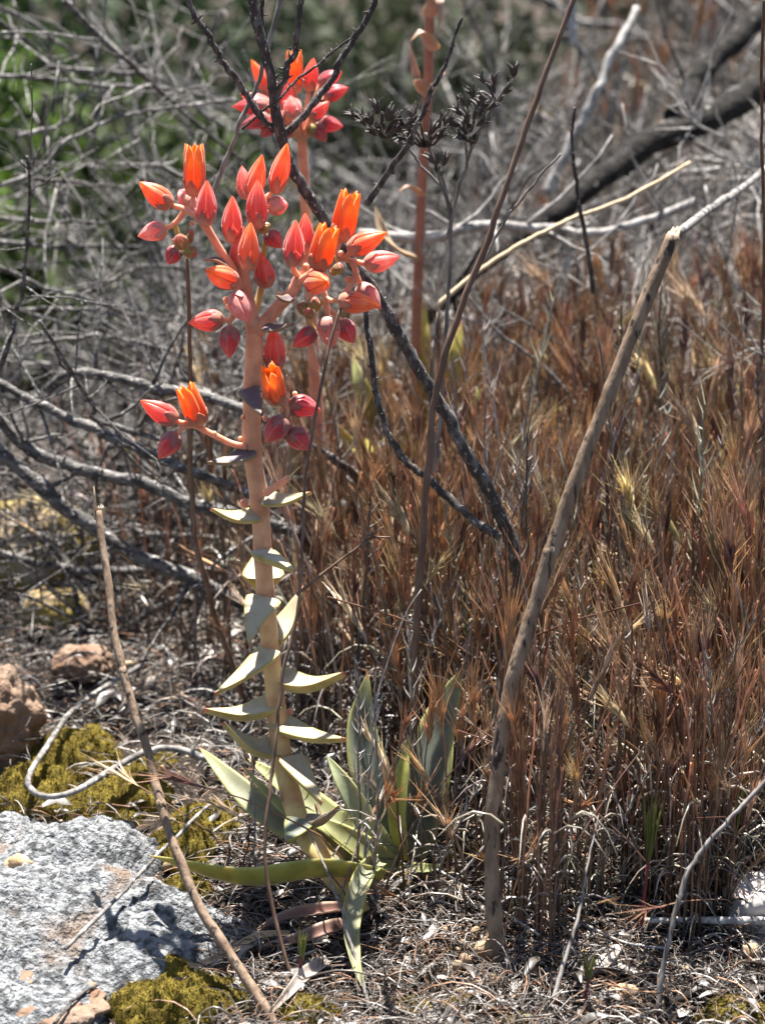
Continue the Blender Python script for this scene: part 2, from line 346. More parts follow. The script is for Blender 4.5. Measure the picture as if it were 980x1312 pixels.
# ------------------------------------------------------------------ flowers
def bell(kind):
    t = np.linspace(0, 1, 15)
    if kind == 'bud':   r = np.interp(t, [0, .08, .2, .34, .5, .7, .86, .95, 1], [.11, .18, .235, .25, .235, .175, .095, .045, .006])
    elif kind == 'fat': r = np.interp(t, [0, .08, .2, .36, .55, .75, .9, 1], [.12, .20, .265, .285, .26, .18, .08, .006])
    elif kind == 'open': r = np.interp(t, [0, .08, .2, .4, .7, .88, 1], [.11, .17, .208, .218, .205, .192, .178])
    else:               r = np.interp(t, [0, .1, .3, .5, .75, .92, 1], [.14, .24, .33, .34, .26, .13, .006])
    return t, r
US = np.array([-1, -.94, -.62, -.3, 0, .3, .62, .94, 1])
def petal_mesh(kind, cb, cm, ctip, crib):
    t, r = bell(kind); n, m = len(t), len(US)
    ha = np.full(n, R(35.6))
    if kind == 'open': ha = R(35.6)*np.interp(t, [0, .72, .86, .95, 1], [1, 1, .8, .42, .02])
    V, C = [], []
    layers = [0, 1] if kind == 'open' else [0]
    for ly in layers:
        for i in range(n):
            for u in US:
                ridge = .90+.13*(1-abs(u))**1.3
                if abs(u) > .99: ridge = .80
                k = r[i]*ridge
                if ly: k = max(k-.024, .004)
                a = ha[i]*u*(1 if abs(u) < .99 else .97)
                zt = t[i]
                if kind == 'open' and t[i] > .7: zt = t[i] - .02*abs(u)
                V.append((k*math.cos(a), k*math.sin(a), zt))
                c = np.array(cb)*(1-sstep(0, .45, t[i]))+np.array(cm)*sstep(0, .45, t[i]); s = float(sstep(.5, 1, t[i])); c = c*(1-s)+np.array(ctip)*s
                rb = max(0, 1-abs(u)/.28)*.55; c = c*(1-rb)+np.array(crib)*rb
                if abs(u) > .9: c = c*.8+np.array(crib)*.2
                if ly: c = np.array([.92, .34, .012])*.5+c*.5
                C.append(c)
    Q = []
    for ly in layers:
        o = ly*n*m
        for i in range(n-1):
            for j in range(m-1):
                f = (o+i*m+j, o+i*m+j+1, o+(i+1)*m+j+1, o+(i+1)*m+j); Q.append(f if ly == 0 else f[::-1])
    if len(layers) == 2:
        o = n*m
        for i in range(n-1): Q += [(i*m, (i+1)*m, o+(i+1)*m, o+i*m), (i*m+m-1, o+i*m+m-1, o+(i+1)*m+m-1, (i+1)*m+m-1)]
    return MB().add(V, Q, None, np.array(C)).mesh('petal', M['petal'])
def calyx_mesh(kind, cbase, ctop, hgt=.40):
    t, r = bell(kind); na, nr = 40, 8; V, C, Q = [], [], []
    for i in range(nr+2):
        for j in range(na):
            a = 2*math.pi*j/na; d = abs(((a/(2*math.pi)*5) % 1)-.5)*2      # 1 on a petal's keel, 0 between petals
            h = .13+hgt*.72*(1-d)**.85
            s = min(i/nr, 1.0); tt = h*s; k = np.interp(tt, t, r)*(.93 if i <= nr else .86)*1.07*(1-.02*d)+.006
            if i == 0: k = .05
            V.append((k*math.cos(a), k*math.sin(a), tt-.03*(1-s))); C.append(np.array(cbase)*(1-s)+np.array(ctop)*s)
    for i in range(nr+1):
        for j in range(na): Q.append((i*na+j, i*na+(j+1) % na, (i+1)*na+(j+1) % na, (i+1)*na+j))
    return MB().add(V, Q, None, np.array(C)).mesh('flower', M['calyx'])
RED, ORG, YEL, PNK = (.74, .125, .10), (.84, .21, .085), (.94, .42, .03), (.84, .31, .26)
RIB = (.84, .29, .26)
PET = {'red': petal_mesh('bud', (.66, .075, .075), RED, (.82, .15, .06), RIB),
       'orange': petal_mesh('bud', (.66, .08, .04), ORG, (.86, .22, .03), (.82, .24, .16)),
       'fatred': petal_mesh('fat', (.50, .045, .07), (.60, .07, .085), (.70, .13, .11), RIB),
       'pink': petal_mesh('fat', (.60, .10, .09), PNK, (.80, .22, .18), (.88, .40, .36)),
       'open': petal_mesh('open', (.68, .085, .03), (.84, .19, .02), YEL, (.84, .27, .14)),
       'green': petal_mesh('green', (.34, .30, .06), (.40, .20, .10), (.60, .16, .14), (.5, .3, .12))}
CAL = {'red': calyx_mesh('bud', (.56, .27, .18), (.40, .12, .095), .34), 'orange': calyx_mesh('bud', (.60, .30, .18), (.50, .17, .11), .30),
       'fatred': calyx_mesh('fat', (.38, .18, .14), (.32, .08, .085), .42), 'pink': calyx_mesh('fat', (.66, .36, .27), (.60, .23, .19), .40),
       'open': calyx_mesh('open', (.58, .26, .14), (.48, .14, .08), .28), 'green': calyx_mesh('green', (.30, .30, .05), (.34, .24, .07), .9)}
KW = {'red': .52, 'orange': .52, 'fatred': .57, 'pink': .57, 'open': .43, 'green': .68}
def flower(parent, kind, bx, by, tx, ty, y, w=29, L=None, sgn=0):
    b = P(bx, by, y); e = P(tx, ty, y)
    if sgn and L:
        l = np.linalg.norm(e-b); Lm = wid(L, b); e = P(tx, ty, y+sgn*math.sqrt(max(Lm*Lm-l*l, 0)))
    ax = Vector(e-b); ln = ax.length; s = wid(w, b)/KW[kind]
    o = bpy.data.objects.new('flower', CAL[kind]); SC.collection.objects.link(o); o.parent = parent
    rot = ax.to_track_quat('Z', 'Y').to_matrix()@Matrix.Rotation(random.uniform(-.35, .35), 3, 'Z')
    o.location = b-np.array(parent['_w']); o.rotation_euler = rot.to_euler(); o.scale = (s, s, ln)
    for k in range(5):
        p = bpy.data.objects.new('petal', PET[kind]); SC.collection.objects.link(p); p.parent = o
        p.rotation_euler = (random.uniform(-.012, .012), random.uniform(-.012, .012), k*2*math.pi/5 + R(18))
    return b

# ------------------------------------------------------------------ succulent leaves
def leaf(parent, name, pts, width, nrm, cols, thick=.22, chan=.25, prof=None, twist=0.0, n=18, tipred=True, mat='leaf', label=None):
    """pts: 3D spine control points; nrm: direction the upper face looks; cols=(face, margin, underside, tip)"""
    s = spline(pts, n); T = np.gradient(s, axis=0); T /= np.linalg.norm(T, axis=1)[:, None]
    N0 = np.asarray(nrm, float); m = 9; V, C, Q = [], [], []
    pf = prof or ([0, .08, .25, .5, .75, .92, 1], [.62, .8, .97, 1, .68, .28, .02])
    for i in range(n):
        t = i/(n-1); w = width/2*np.interp(t, *pf)
        B = np.cross(T[i], N0); B /= np.linalg.norm(B); Nn = np.cross(B, T[i])
        a = twist*t; B, Nn = B*math.cos(a)+Nn*math.sin(a), Nn*math.cos(a)-B*math.sin(a)
        th = thick*width*(.35+.65*np.interp(t, [0, .3, 1], [1, .9, .15]))*.5
        for face in (0, 1):
            for j in range(m):
                u = -1+2*j/(m-1)
                e = (1-abs(u)**2.2)
                h = chan*w*(abs(u)**1.7) if chan >= 0 else -chan*w*(abs(u)**1.2)
                z = h + (th*.25*e if face == 0 else -th*1.6*e) - (0 if face == 0 else th*.02)
                V.append(s[i]+B*w*u+Nn*z)
                fcol, mcol, ucol, tc = [np.array(c) for c in cols]
                k = abs(u)**5; c = (fcol if face == 0 else ucol)*(1-k)+mcol*k
                k2 = sstep(.72, 1, t)*.5; c = c*(1-k2)+mcol*k2
                if tipred: k3 = sstep(.955, 1, t); c = c*(1-k3)+tc*k3
                C.append(c)
    W = 2*m
    for i in range(n-1):
        for j in range(m-1):
            Q += [(i*W+j, (i+1)*W+j, (i+1)*W+j+1, i*W+j+1), (i*W+m+j, i*W+m+j+1, (i+1)*W+m+j+1, (i+1)*W+m+j)]
        Q += [(i*W, i*W+m, (i+1)*W+m, (i+1)*W), (i*W+m-1, (i+1)*W+m-1, (i+1)*W+2*m-1, i*W+2*m-1)]
    o = MB().add(V, Q, None, np.array(C)).build(name, M[mat], parent)
    if label: o['label'] = label
    return o
CAUL = ([0, .06, .16, .3, .5, .7, .88, 1], [.80, 1, 1, .88, .66, .42, .18, .015])
c_grey = ((.47, .40, .275), (.46, .38, .13), (.46, .39, .16), (.55, .12, .12))
c_purp = ((.17, .12, .14), (.34, .27, .14), (.20, .13, .11), (.40, .18, .12))
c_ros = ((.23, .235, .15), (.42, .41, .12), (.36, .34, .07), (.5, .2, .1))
c_ros_shade = ((.14, .155, .12), (.36, .36, .11), (.28, .27, .055), (.5, .2, .1))  # shaded copy of the rosette colours: shade on viewer-facing leaves painted in
c_grn = ((.23, .235, .10), (.42, .42, .12), (.34, .33, .06), (.45, .3, .1))
c_dead = ((.22, .11, .085), (.36, .24, .17), (.20, .10, .08), (.3, .15, .1))
c_tan = ((.42, .30, .18), (.45, .33, .2), (.36, .25, .15), (.3, .2, .1))

# ------------------------------------------------------------------ the succulent in flower
S0 = G(452, 1152); YS = 0.0
plant = thing('succulent', S0, 'tall flowering succulent with salmon stem, red and orange flowers and clasping grey leaves', 'succulent')
sp = [(462, 1172), (446, 1146), (410, 1098), (386, 1058), (371, 1012), (361, 965), (354, 905), (347, 835), (341, 770), (337, 715), (333, 645), (323, 575), (324, 500), (326, 430), (324, 408)]
sy = np.interp(np.linspace(0, 1, len(sp)), [0, .12, .3, .5, 1], [S0[1]-.012, -.044, -.016, 0, 0])
c3 = np.array([P(x, y, k) for (x, y), k in zip(sp, sy)]); n = 90; stp = spline(c3, n)
wz = np.interp(np.linspace(0, 1, n), [0, .1, .25, .45, .6, .8, .95, 1], [30, 30, 25.5, 23.5, 23, 24, 23, 19])
tt = np.linspace(0, 1, n)
sc = np.array([[np.interp(t, [0, .2, .45, .6, .8, 1], a) for a in ([.52, .60, .62, .63, .65, .66], [.38, .43, .42, .38, .37, .36], [.14, .17, .20, .225, .225, .22])] for t in tt])
nodes_t = []
for px, py in [(341, 768), (337, 706), (361, 972), (350, 905), (354, 928), (346, 832), (386, 1056), (333, 648), (322, 575), (324, 500)]:
    k = np.argmin([np.linalg.norm(q-P(px, py, 0)) for q in stp]); nodes_t.append(k)
    for d_ in (-1, 0, 1):
        if 0 <= k+d_ < n: sc[k+d_] = sc[k+d_]*.72+np.array([.42, .09, .06])*.28
        if 0 <= k+d_ < n: wz[k+d_] *= 1.05
tube(MB(), stp, [wid(a, p)/2 for a, p in zip(wz, stp)], 20, cols=sc).build('stem', M['stem'], plant) if False else None
mbs = MB(); tube(mbs, stp, [wid(a, p)/2 for a, p in zip(wz, stp)], 20, cols=sc); mbs.build('stem', M['stem'], plant)
SAL = np.array([.66, .31, .20])
def branch(parent, pts, w0, w1, y0, y1, col=SAL, name='branch', sides=10):
    p, r = pp(pts, y0, y1, w0, w1, n=4*len(pts)+2); mb = MB(); tube(mb, p, r, sides, col=col); return mb.build(name, M['stem'], parent)
# main forks of the inflorescence
branch(plant, [(326, 425), (318, 385), (312, 350), (311, 338)], 22, 12, 0, 0)
branch(plant, [(330, 425), (352, 398), (374, 374), (384, 352)], 19, 13, 0, -.003)
branch(plant, [(322, 415), (331, 385), (336, 362), (339, 345)], 12, 8, .006, .012, col=(.50, .36, .14))
branch(plant, [(312, 372), (298, 345), (283, 322), (270, 300), (263, 287)], 13, 10, 0, -.006)
branch(plant, [(268, 298), (252, 278), (234, 267), (222, 264)], 9, 7, -.004, 0)
branch(plant, [(238, 269), (230, 280), (222, 288), (212, 293)], 8, 6, 0, 0)
branch(plant, [(224, 287), (229, 303), (235, 318)], 7, 5, 0, .002, col=(.40, .30, .10))
branch(plant, [(250, 276), (247, 266), (248, 248)], 7, 6, 0, .004)
branch(plant, [(313, 352), (322, 310), (327, 288)], 9, 7, .002, .006)
branch(plant, [(318, 345), (305, 322), (298, 309)], 8, 6, .002, .004)
branch(plant, [(325, 300), (335, 270), (340, 255), (352, 244)], 9, 6, .008, .012)
branch(plant, [(333, 275), (326, 262), (318, 252)], 7, 6, .01, .013)
branch(plant, [(336, 345), (340, 310), (344, 296)], 7, 6, .012, .008, col=(.42, .34, .11))
branch(plant, [(312, 380), (304, 372), (300, 362)], 8, 6, -.002, -.006)
branch(plant, [(316, 388), (306, 384), (302, 376)], 8, 6, -.003, -.008)
branch(plant, [(318, 400), (300, 402), (294, 410), (283, 409)], 8, 6, -.002, -.004)
branch(plant, [(300, 404), (295, 412), (295, 420)], 7, 6, -.003, -.004)
branch(plant, [(384, 356), (377, 347), (376, 338)], 9, 7, -.003, -.007)
branch(plant, [(386, 352), (391, 338), (391, 324)], 9, 7, -.002, .003)
branch(plant, [(380, 364), (396, 352), (407, 343)], 11, 8, -.003, -.010)
branch(plant, [(392, 352), (412, 335), (426, 327), (446, 333), (468, 338)], 11, 7, .002, .002)
branch(plant, [(424, 328), (432, 318), (436, 306)], 8, 7, .003, .006)
branch(plant, [(440, 332), (446, 327), (449, 320)], 8, 6, 0, -.004)
branch(plant, [(452, 335), (456, 350), (452, 362), (438, 380)], 9, 7, .002, -.004)
branch(plant, [(456, 352), (460, 360), (462, 367)], 8, 6, .002, .004)
branch(plant, [(394, 354), (408, 364), (416, 378), (420, 407)], 9, 7, -.004, -.006)
branch(plant, [(416, 380), (424, 385), (436, 385)], 7, 6, -.005, -.008)
branch(plant, [(418, 392), (428, 402), (437, 411)], 7, 6, -.003, 0)
branch(plant, [(414, 385), (404, 398), (398, 412), (404, 424)], 7, 5, -.002, -.003, col=(.42, .30, .11))
branch(plant, [(430, 328), (434, 340), (432, 350)], 6, 5, .0, -.004, col=(.42, .30, .11))
branch(plant, [(336, 470), (346, 480), (353, 474)], 8, 6, 0, .004)
branch(plant, [(334, 500), (345, 505), (354, 513)], 10, 8, -.004, -.008)
branch(plant, [(352, 512), (366, 510), (372, 516)], 8, 6, -.006, -.004)
branch(plant, [(364, 511), (369, 526), (366, 536)], 8, 6, -.006, -.008)
branch(plant, [(368, 525), (372, 540), (374, 551)], 7, 6, -.006, -.006)
branch(plant, [(316, 573), (296, 568), (272, 556), (250, 546), (226, 540)], 9, 7, -.003, -.003)
branch(plant, [(246, 545), (234, 548), (228, 556)], 7, 6, -.003, -.004)
branch(plant, [(256, 549), (258, 545), (257, 540)], 7, 6, -.003, -.003)
branch(plant, [(341, 632), (355, 622), (370, 612)], 10, 8, -.004, -.012, name='peduncle_stub')
branch(plant, [(369, 613), (377, 605), (384, 598)], 2.4, 1.6, -.012, -.014, col=(.5, .36, .15), name='peduncle_stub', sides=6)
for px, py, w_, d_ in [(313, 645, 11, -.006), (275, 556, 7, -.006), (338, 506, 9, -.008), (340, 536, 8, -.003), (311, 535, 6, -.002), (308, 562, 6, 0), (289, 340, 8, -.004), (357, 378, 8, -.004), (246, 286, 7, -.004),
                       (437, 325, 8, -.002), (392, 342, 9, -.008), (290, 385, 9, -.002), (294, 392, 10, 0), (446, 358, 9, 0), (372, 536, 6, -.008), (378, 505, 7, -.002), (362, 525, 7, -.006), (375, 384, 8, .002), (352, 935, 7, -.006), (372, 912, 9, -.002)]:
    c = P(px, py, d_); a = wid(w_, c)/2; v, t = ico(2); o = MB().add(v*np.array([a, a, a*1.2])+c, None, t, SAL*1.05).build('small_bud', M['stem'], plant)
FL = [('open', 250, 250, 249, 184, .004, 29), ('orange', 219, 264, 179, 233, 0, 30), ('pink', 246, 264, 230, 243, .006, 24, 40, 1), ('red', 263.5, 288, 265, 231, -.008, 29),
      ('pink', 213, 293, 177, 303, 0, 26), ('red', 298, 310, 298, 251, .003, 29), ('orange', 353, 246, 368, 183, .012, 27), ('orange', 322, 258, 336, 198, .008, 28),
      ('pink', 315, 254, 310, 212, .015, 22), ('red', 329, 291, 330, 230, .001, 30), ('pink', 345, 264, 368, 262, .010, 26, 44, 1), ('fatred', 342, 298, 361, 318, .008, 24),
      ('red', 304, 345, 313, 290, .002, 27), ('orange', 318.5, 345, 321, 285, -.006, 29), ('red', 341, 368, 334, 324, .006, 29), ('orange', 302, 362, 264, 345, -.008, 31, 52, -1),
      ('pink', 302, 377, 318, 412, -.010, 31, 50, -1), ('red', 285, 409, 241, 414, -.005, 30), ('fatred', 295, 419, 294, 459, -.006, 27), ('red', 353, 474, 350, 417, .003, 30),
      ('red', 376, 340, 379, 282, -.009, 30), ('red', 391, 325, 391, 273, .004, 25), ('open', 407, 345, 423, 288, -.012, 33), ('open', 436, 308, 450, 244, .006, 33),
      ('orange', 447, 321, 496, 298, -.005, 31), ('pink', 468, 339, 512, 328, .002, 29), ('orange', 399, 363, 420, 360, -.012, 33, 50, -1), ('orange', 435, 385, 485, 391, -.010, 30),
      ('pink', 460, 366, 488, 396, .004, 27), ('pink', 420, 406, 424, 447, -.008, 30), ('fatred', 436, 411, 453, 440, 0, 27), ('fatred', 404, 423, 375, 444, -.003, 24),
      ('red', 226, 539, 180, 513, -.004, 30), ('open', 257, 543, 237, 493, -.004, 30), ('fatred', 227, 556, 203, 588, -.005, 28), ('open', 354, 514, 345, 471, -.010, 31, 54, -1),
      ('fatred', 372, 517, 411, 526, -.005, 30), ('fatred', 366, 536, 340, 567, -.009, 30), ('fatred', 373, 551, 396, 577, -.007, 29),
      ('fatred', 228, 317, 215, 339, 0, 22), ('green', 236, 313, 247, 294, .003, 15), ('green', 236, 316, 228, 302, -.006, 20, 24, -1), ('green', 236, 319, 253, 327, -.001, 18), ('green', 233, 315, 221, 306, .004, 15),
      ('green', 398, 400, 380, 390, -.002, 17), ('green', 400, 396, 405, 380, -.004, 17), ('green', 398, 405, 394, 396, -.008, 15, 24, -1), ('green', 432, 351, 436, 336, -.004, 16), ('green', 343, 296, 334, 287, .004, 18), ('green', 430, 352, 424, 342, 0, 13)]
for f in FL: flower(plant, *f[:6], w=f[6], L=(f[7] if len(f) > 7 else None), sgn=(f[8] if len(f) > 8 else 0))
# clasping stem leaves: base px, tip px, depth of base and tip, width px, curve px, look direction
def caul(b, e, yb, ye, w, bow, nrm, cols, chan=.25, prof=CAUL, name='leaf', thick=.24):
    m = ((b[0]+e[0])/2, (b[1]+e[1])/2+bow); pts = [P(b[0], b[1], yb), P(m[0], m[1], (yb+ye)/2), P(e[0], e[1], ye)]
    leaf(plant, name, pts, wid(w*1.15, pts[0]), nrm, cols, thick*1.9, chan, prof)
UPW = (0, -.15, 1)
caul((318, 498), (335, 532), -.004, -.015, 27, 1, (.1, -.75, .65), c_purp, .15)
caul((326, 577), (266, 592), -.003, -.010, 24, 4, (-.1, -.45, .9), c_purp, .2)
caul((336, 640), (398, 630), -.003, -.010, 24, 5, (0, -.45, .9), c_grey, .2)
caul((330, 661), (271, 651), -.003, -.010, 24, 6, (0, -.4, .9), c_grey, .25)
caul((331, 706), (379, 731), -.004, -.022, 29, -1, (.30, -.35, .9), c_grey, .15)
caul((338, 745), (334, 698), .005, .030, 46, 2, (0, .1, 1), c_grey, .25)
caul((340, 766), (318, 826), -.004, -.022, 40, -8, (-.05, -.62, .75), c_grey, .12)
caul((349, 820), (389, 750), .002, .016, 34, 6, (-.45, -.55, .75), c_grey, .2)
caul((351, 832), (275, 888), -.003, -.020, 31, 3, (-.35, -.5, .9), c_grey, .25)
caul((351, 868), (441, 861), .001, -.010, 34, 12, UPW, c_grey, .35)
caul((358, 901), (263, 908), -.004, -.016, 34, 9, UPW, c_grey, .3)
caul((352, 925), (443, 946), -.008, -.026, 32, 6, (.05, -.25, 1), c_grey, .22)
caul((360, 962), (287, 925), -.010, -.016, 32, 12, (.2, -.25, 1), c_grey, .32)
caul((371, 970), (413, 1028), -.016, -.034, 34, 0, (.45, -.55, .75), c_grey, .15)
caul((385, 1052), (434, 1032), -.03, -.042, 24, 8, UPW, ((.30, .22, .16), (.34, .26, .16), (.28, .2, .14), (.3, .2, .1)), .3)
caul((386, 1050), (366, 1078), -.034, -.046, 34, 2, (-.3, -.8, .5), c_ros_shade, .1)
caul((292, 340), (262, 332), -.004, -.010, 13, -4, (0, -.4, .9), c_purp, .2, name='bract')
caul((338, 420), (373, 414), -.004, -.010, 15, 3, (0, -.5, .9), c_purp, .2, name='bract')
caul((374, 382), (354, 378), -.006, -.012, 13, 3, (0, -.6, .8), c_purp, .2, name='bract')
# rosette
def ros(pts, ys, w, nrm, cols, chan=.2, prof=None, label=None, thick=.14, twist=0):
    p3 = [P(x, y, d) for (x, y), d in zip(pts, ys)]
    leaf(plant, 'rosette_leaf', p3, wid(w*.86, p3[len(p3)//2]), nrm, cols, thick, chan, prof, n=24, twist=twist, label=label)
def rl(pts, hs, w, nrm, cols, chan=.2, **k):
    ros(pts, [PL(x, y, h)[1] for (x, y), h in zip(pts, hs)], w, nrm, cols, chan, **k)
c_lit = ((.32, .36, .22), (.44, .48, .2), (.36, .4, .1), (.4, .4, .2))  # lit copy of the rosette colours: sunlight painted into the leaf
ros([(474, 1112), (420, 1085), (335, 1035), (255, 957)], [-.022, -.018, -.012, .01], 46, (-.15, -.55, .85), c_ros)
ros([(468, 1112), (425, 1078), (362, 1030), (311, 982)], [-.026, -.024, -.022, -.014], 24, (-.9, -.3, .45), c_grn, .5)
ros([(478, 1100), (440, 1062), (385, 1020), (318, 972)], [-.014, .0, .010, .022], 44, (.1, -.55, .7), c_grn, .3)
rl([(490, 1122), (410, 1114), (310, 1124), (192, 1096)], [.012, .020, .026, .035], 44, (.0, .95, .32), c_grn, .12)
ros([(506, 1095), (480, 1010), (463, 935), (471, 862)], [-.012, -.006, .004, .014], 60, (.12, -.92, .3), c_ros_shade, .22)
ros([(528, 1095), (546, 1010), (560, 935), (592, 856)], [-.012, -.006, .004, .014], 70, (-.2, -.92, .3), c_ros_shade, .25)
ros([(512, 1100), (503, 1045), (510, 995), (524, 942)], [-.018, -.018, -.014, -.008], 46, (.75, .55, .2), c_grn, .35)
ros([(520, 1090), (521, 1040), (516, 990), (532, 930)], [-.002, .012, .024, .032], 46, (0, -.9, .3), c_ros_shade, .2)
ros([(505, 1104), (475, 1060), (445, 1010), (419, 968)], [-.018, -.016, -.012, -.004], 36, (-.45, -.55, .8), c_lit, .3)
ros([(510, 1114), (470, 1088), (428, 1062), (404, 1046)], [-.022, -.022, -.020, -.016], 36, (.2, -.8, .55), c_grn, .3)
rl([(486, 1104), (464, 1122), (447, 1180), (454, 1235), (471, 1276)], [.014, .018, .016, .010, .004], 32, (.35, -.55, .75), c_ros, .75)
rl([(450, 1164), (405, 1170), (365, 1178), (322, 1196)], [.008, .010, .008, .004], 22, (0, -.3, .95), c_dead, 1.0, label='withered pink brown leaf')
rl([(455, 1184), (420, 1194), (385, 1206), (328, 1216)], [.006, .009, .008, .004], 26, (0, -.3, .95), c_dead, .9, label='withered dull red leaf')
rl([(372, 1196), (330, 1200), (290, 1222), (245, 1238), (195, 1226)], [.006, .007, .006, .006, .01], 13, (0, -.5, .85), c_tan, .5, label='curled tan dead leaf')
rl([(420, 1230), (390, 1250), (372, 1270), (340, 1305)], [.006, .007, .006, .003], 22, (0.3, -.3, .85), ((.34, .28, .24), (.45, .40, .34), (.2, .15, .12), (.3, .2, .1)), .6, label='shrivelled grey leaf')
ros([(515, 1112), (545, 1114), (566, 1108)], [-.022, -.03, -.03], 22, (.2, -.5, .85), c_grn, .4)
v, t = ico(3); c = P(500, 1122, -.016); a = .011
MB().add(v*np.array([a, a, a*1.0])+c-np.array([0, 0, .006]), None, t, (.30, .24, .10)).build('crown_base', M['stem'], plant)

# ------------------------------------------------------------------ background succulents
def back_plant(base_px, label, stem, ws, y0, y1, fls, leaves, cols=SAL):
    p0 = P(*base_px, y0); p0[2] = float(H(p0[0], p0[1]))
    pl = thing('succulent', p0, label, 'succulent')
    p, r = pp(stem, y0, y1, ws[0], ws[1], n=40); p = np.vstack([p0-np.array([0, 0, .004]), p]); r = np.r_[r[0], r]
    mb = MB(); tube(mb, p, r, 12, col=cols); mb.build('stem', M['stem'], pl)
    for f in fls: flower(pl, *f)
    for (pts, ys, w_, nrm, cl) in leaves:
        p3 = [P(x, y, d) for (x, y), d in zip(pts, ys)]
        leaf(pl, 'leaf', p3, wid(w_, p3[0]), nrm, cl, .2, .2, None if len(pts) > 3 else CAUL, n=14)
    return pl
yb = .17
node = [(388, 175), (372, 150), (400, 140)]
fl2 = [('open', 377, 118, 378, 64, yb, 24), ('orange', 346, 120, 322, 76, yb+.01, 20), ('red', 366, 142, 366, 96, yb-.004, 24), ('pink', 352, 128, 338, 84, yb+.01, 20), ('red', 396, 116, 402, 74, yb+.008, 22),
       ('fatred', 410, 108, 438, 92, yb, 22), ('fatred', 416, 124, 446, 112, yb-.006, 22), ('pink', 384, 142, 362, 130, yb-.012, 24), ('pink', 350, 140, 308, 120, yb+.004, 22), ('fatred', 342, 136, 298, 136, yb, 22),
       ('fatred', 344, 150, 308, 162, yb-.004, 22), ('red', 398, 152, 422, 130, yb-.01, 22), ('fatred', 408, 158, 440, 162, yb, 22), ('fatred', 404, 160, 418, 182, yb-.004, 20), ('fatred', 352, 156, 334, 176, yb, 20),
       ('pink', 376, 150, 372, 122, yb-.016, 24), ('pink', 366, 154, 342, 150, yb-.012, 22), ('fatred', 368, 158, 360, 186, yb-.006, 20), ('green', 396, 160, 404, 174, yb-.006, 14)]
b2 = back_plant((412, 640), 'red flowered succulent half hidden behind the blossoms of the tall flowering succulent', [(410, 600), (400, 420), (392, 270), (388, 200), (386, 172)], (17, 13), yb+.05, yb, fl2,
                [([(388, 230), (372, 226), (355, 236)], [yb, yb-.004, yb-.008], 18, UPW, c_purp), ([(392, 300), (412, 290), (430, 300)], [yb+.01, yb, yb], 20, UPW, c_grey)])
for f in fl2:
    pth, rr = pp([(387, 178), ((387+f[1])/2, (178+f[2])/2+2), (f[1], f[2])], yb, f[5], 8, 6, n=8); mb = MB(); tube(mb, pth, rr, 8, col=SAL); mb.build('branch', M['stem'], b2)
yc = .24
c_yel = ((.40, .34, .06), (.46, .40, .10), (.42, .34, .05), (.5, .2, .08)); c_pk = ((.50, .30, .24), (.5, .34, .2), (.5, .28, .2), (.5, .2, .1))
b3 = back_plant((528, 600), 'pink stalked succulent with yellowing rosette leaves standing behind the dark seed heads', [(530, 560), (533, 420), (540, 250), (548, 110), (551, 0), (554, -90)], (13, 13), yc+.02, yc, [],
           [([(553, 62), (542, 40), (526, 52)], [yc, yc-.01, yc-.012], 26, (0, -.3, .9), c_pk), ([(548, 122), (558, 102), (572, 92)], [yc, yc-.01, yc-.01], 18, (0, -.4, .9), c_pk), ([(545, 120), (534, 98), (524, 52)], [yc, yc-.01, yc-.01], 18, (-.3, -.6, .8), c_pk),
            ([(550, 20), (562, 0), (562, 40)], [yc, yc-.01, yc-.012], 22, (.3, -.4, .9), c_pk), ([(540, 250), (524, 238), (510, 246)], [yc, yc-.01, yc-.012], 18, UPW, c_pk),
            ([(535, 330), (510, 320), (490, 296), (480, 264)], [yc, yc-.01, yc-.014, yc-.01], 22, (0, -.3, .9), c_tan),
            ([(545, 590), (570, 520), (580, 470), (592, 410)], [yc+.02, yc, yc-.01, yc], 34, (0.2, -.9, .4), c_yel), ([(540, 590), (545, 520), (540, 440), (545, 385)], [yc+.03, yc+.02, yc+.02, yc+.03], 34, (-.2, -.9, .4), c_yel),
            ([(525, 590), (490, 540), (465, 500), (452, 455)], [yc+.02, yc, yc-.01, yc], 34, (-.3, -.8, .5), c_grn), ([(520, 600), (480, 575), (450, 570), (430, 540)], [yc, yc-.02, yc-.03, yc-.03], 30, (-.3, -.7, .7), c_yel),
            ([(550, 600), (590, 570), (610, 520), (615, 490)], [yc+.02, yc, yc, yc+.01], 34, (.3, -.8, .5), c_grn), ([(535, 600), (520, 570), (500, 560), (486, 580)], [yc, yc-.03, yc-.04, yc-.045], 30, (0, -.6, .8), c_yel)], (.30, .135, .09))

# ------------------------------------------------------------------ traced sticks, stalks and branches
def bpiece(mb, pts, y0, y1, w0, w1, sides=8, rough=.10, jit=.0005, n=None):
    p, r = pp(pts, y0, y1, w0, w1, n=n or 8*len(pts), jit=0); k = len(p)
    p = p+np.cumsum(RNG.normal(0, jit, p.shape), 0)*np.sin(np.linspace(0, math.pi, k))[:, None]*.6
    r = r*(1+.05*np.sin(np.linspace(0, k*.5, k)+RNG.uniform(0, 6)))
    tube(mb, p, r, sides, rough=rough); return p, r
def spurs(mb, p, r, num, ln=.0020, sides=5):
    for _ in range(num):
        k = RNG.integers(2, len(p)-2); d = RNG.normal(0, 1, 3); d /= np.linalg.norm(d); e = ln*RNG.uniform(.4, 1.6)
        tube(mb, np.array([p[k], p[k]+d*e*.6, p[k]+d*e+np.array([0, 0, e*.2])]), [r[k]*.45, r[k]*.35, r[k]*.15], sides)
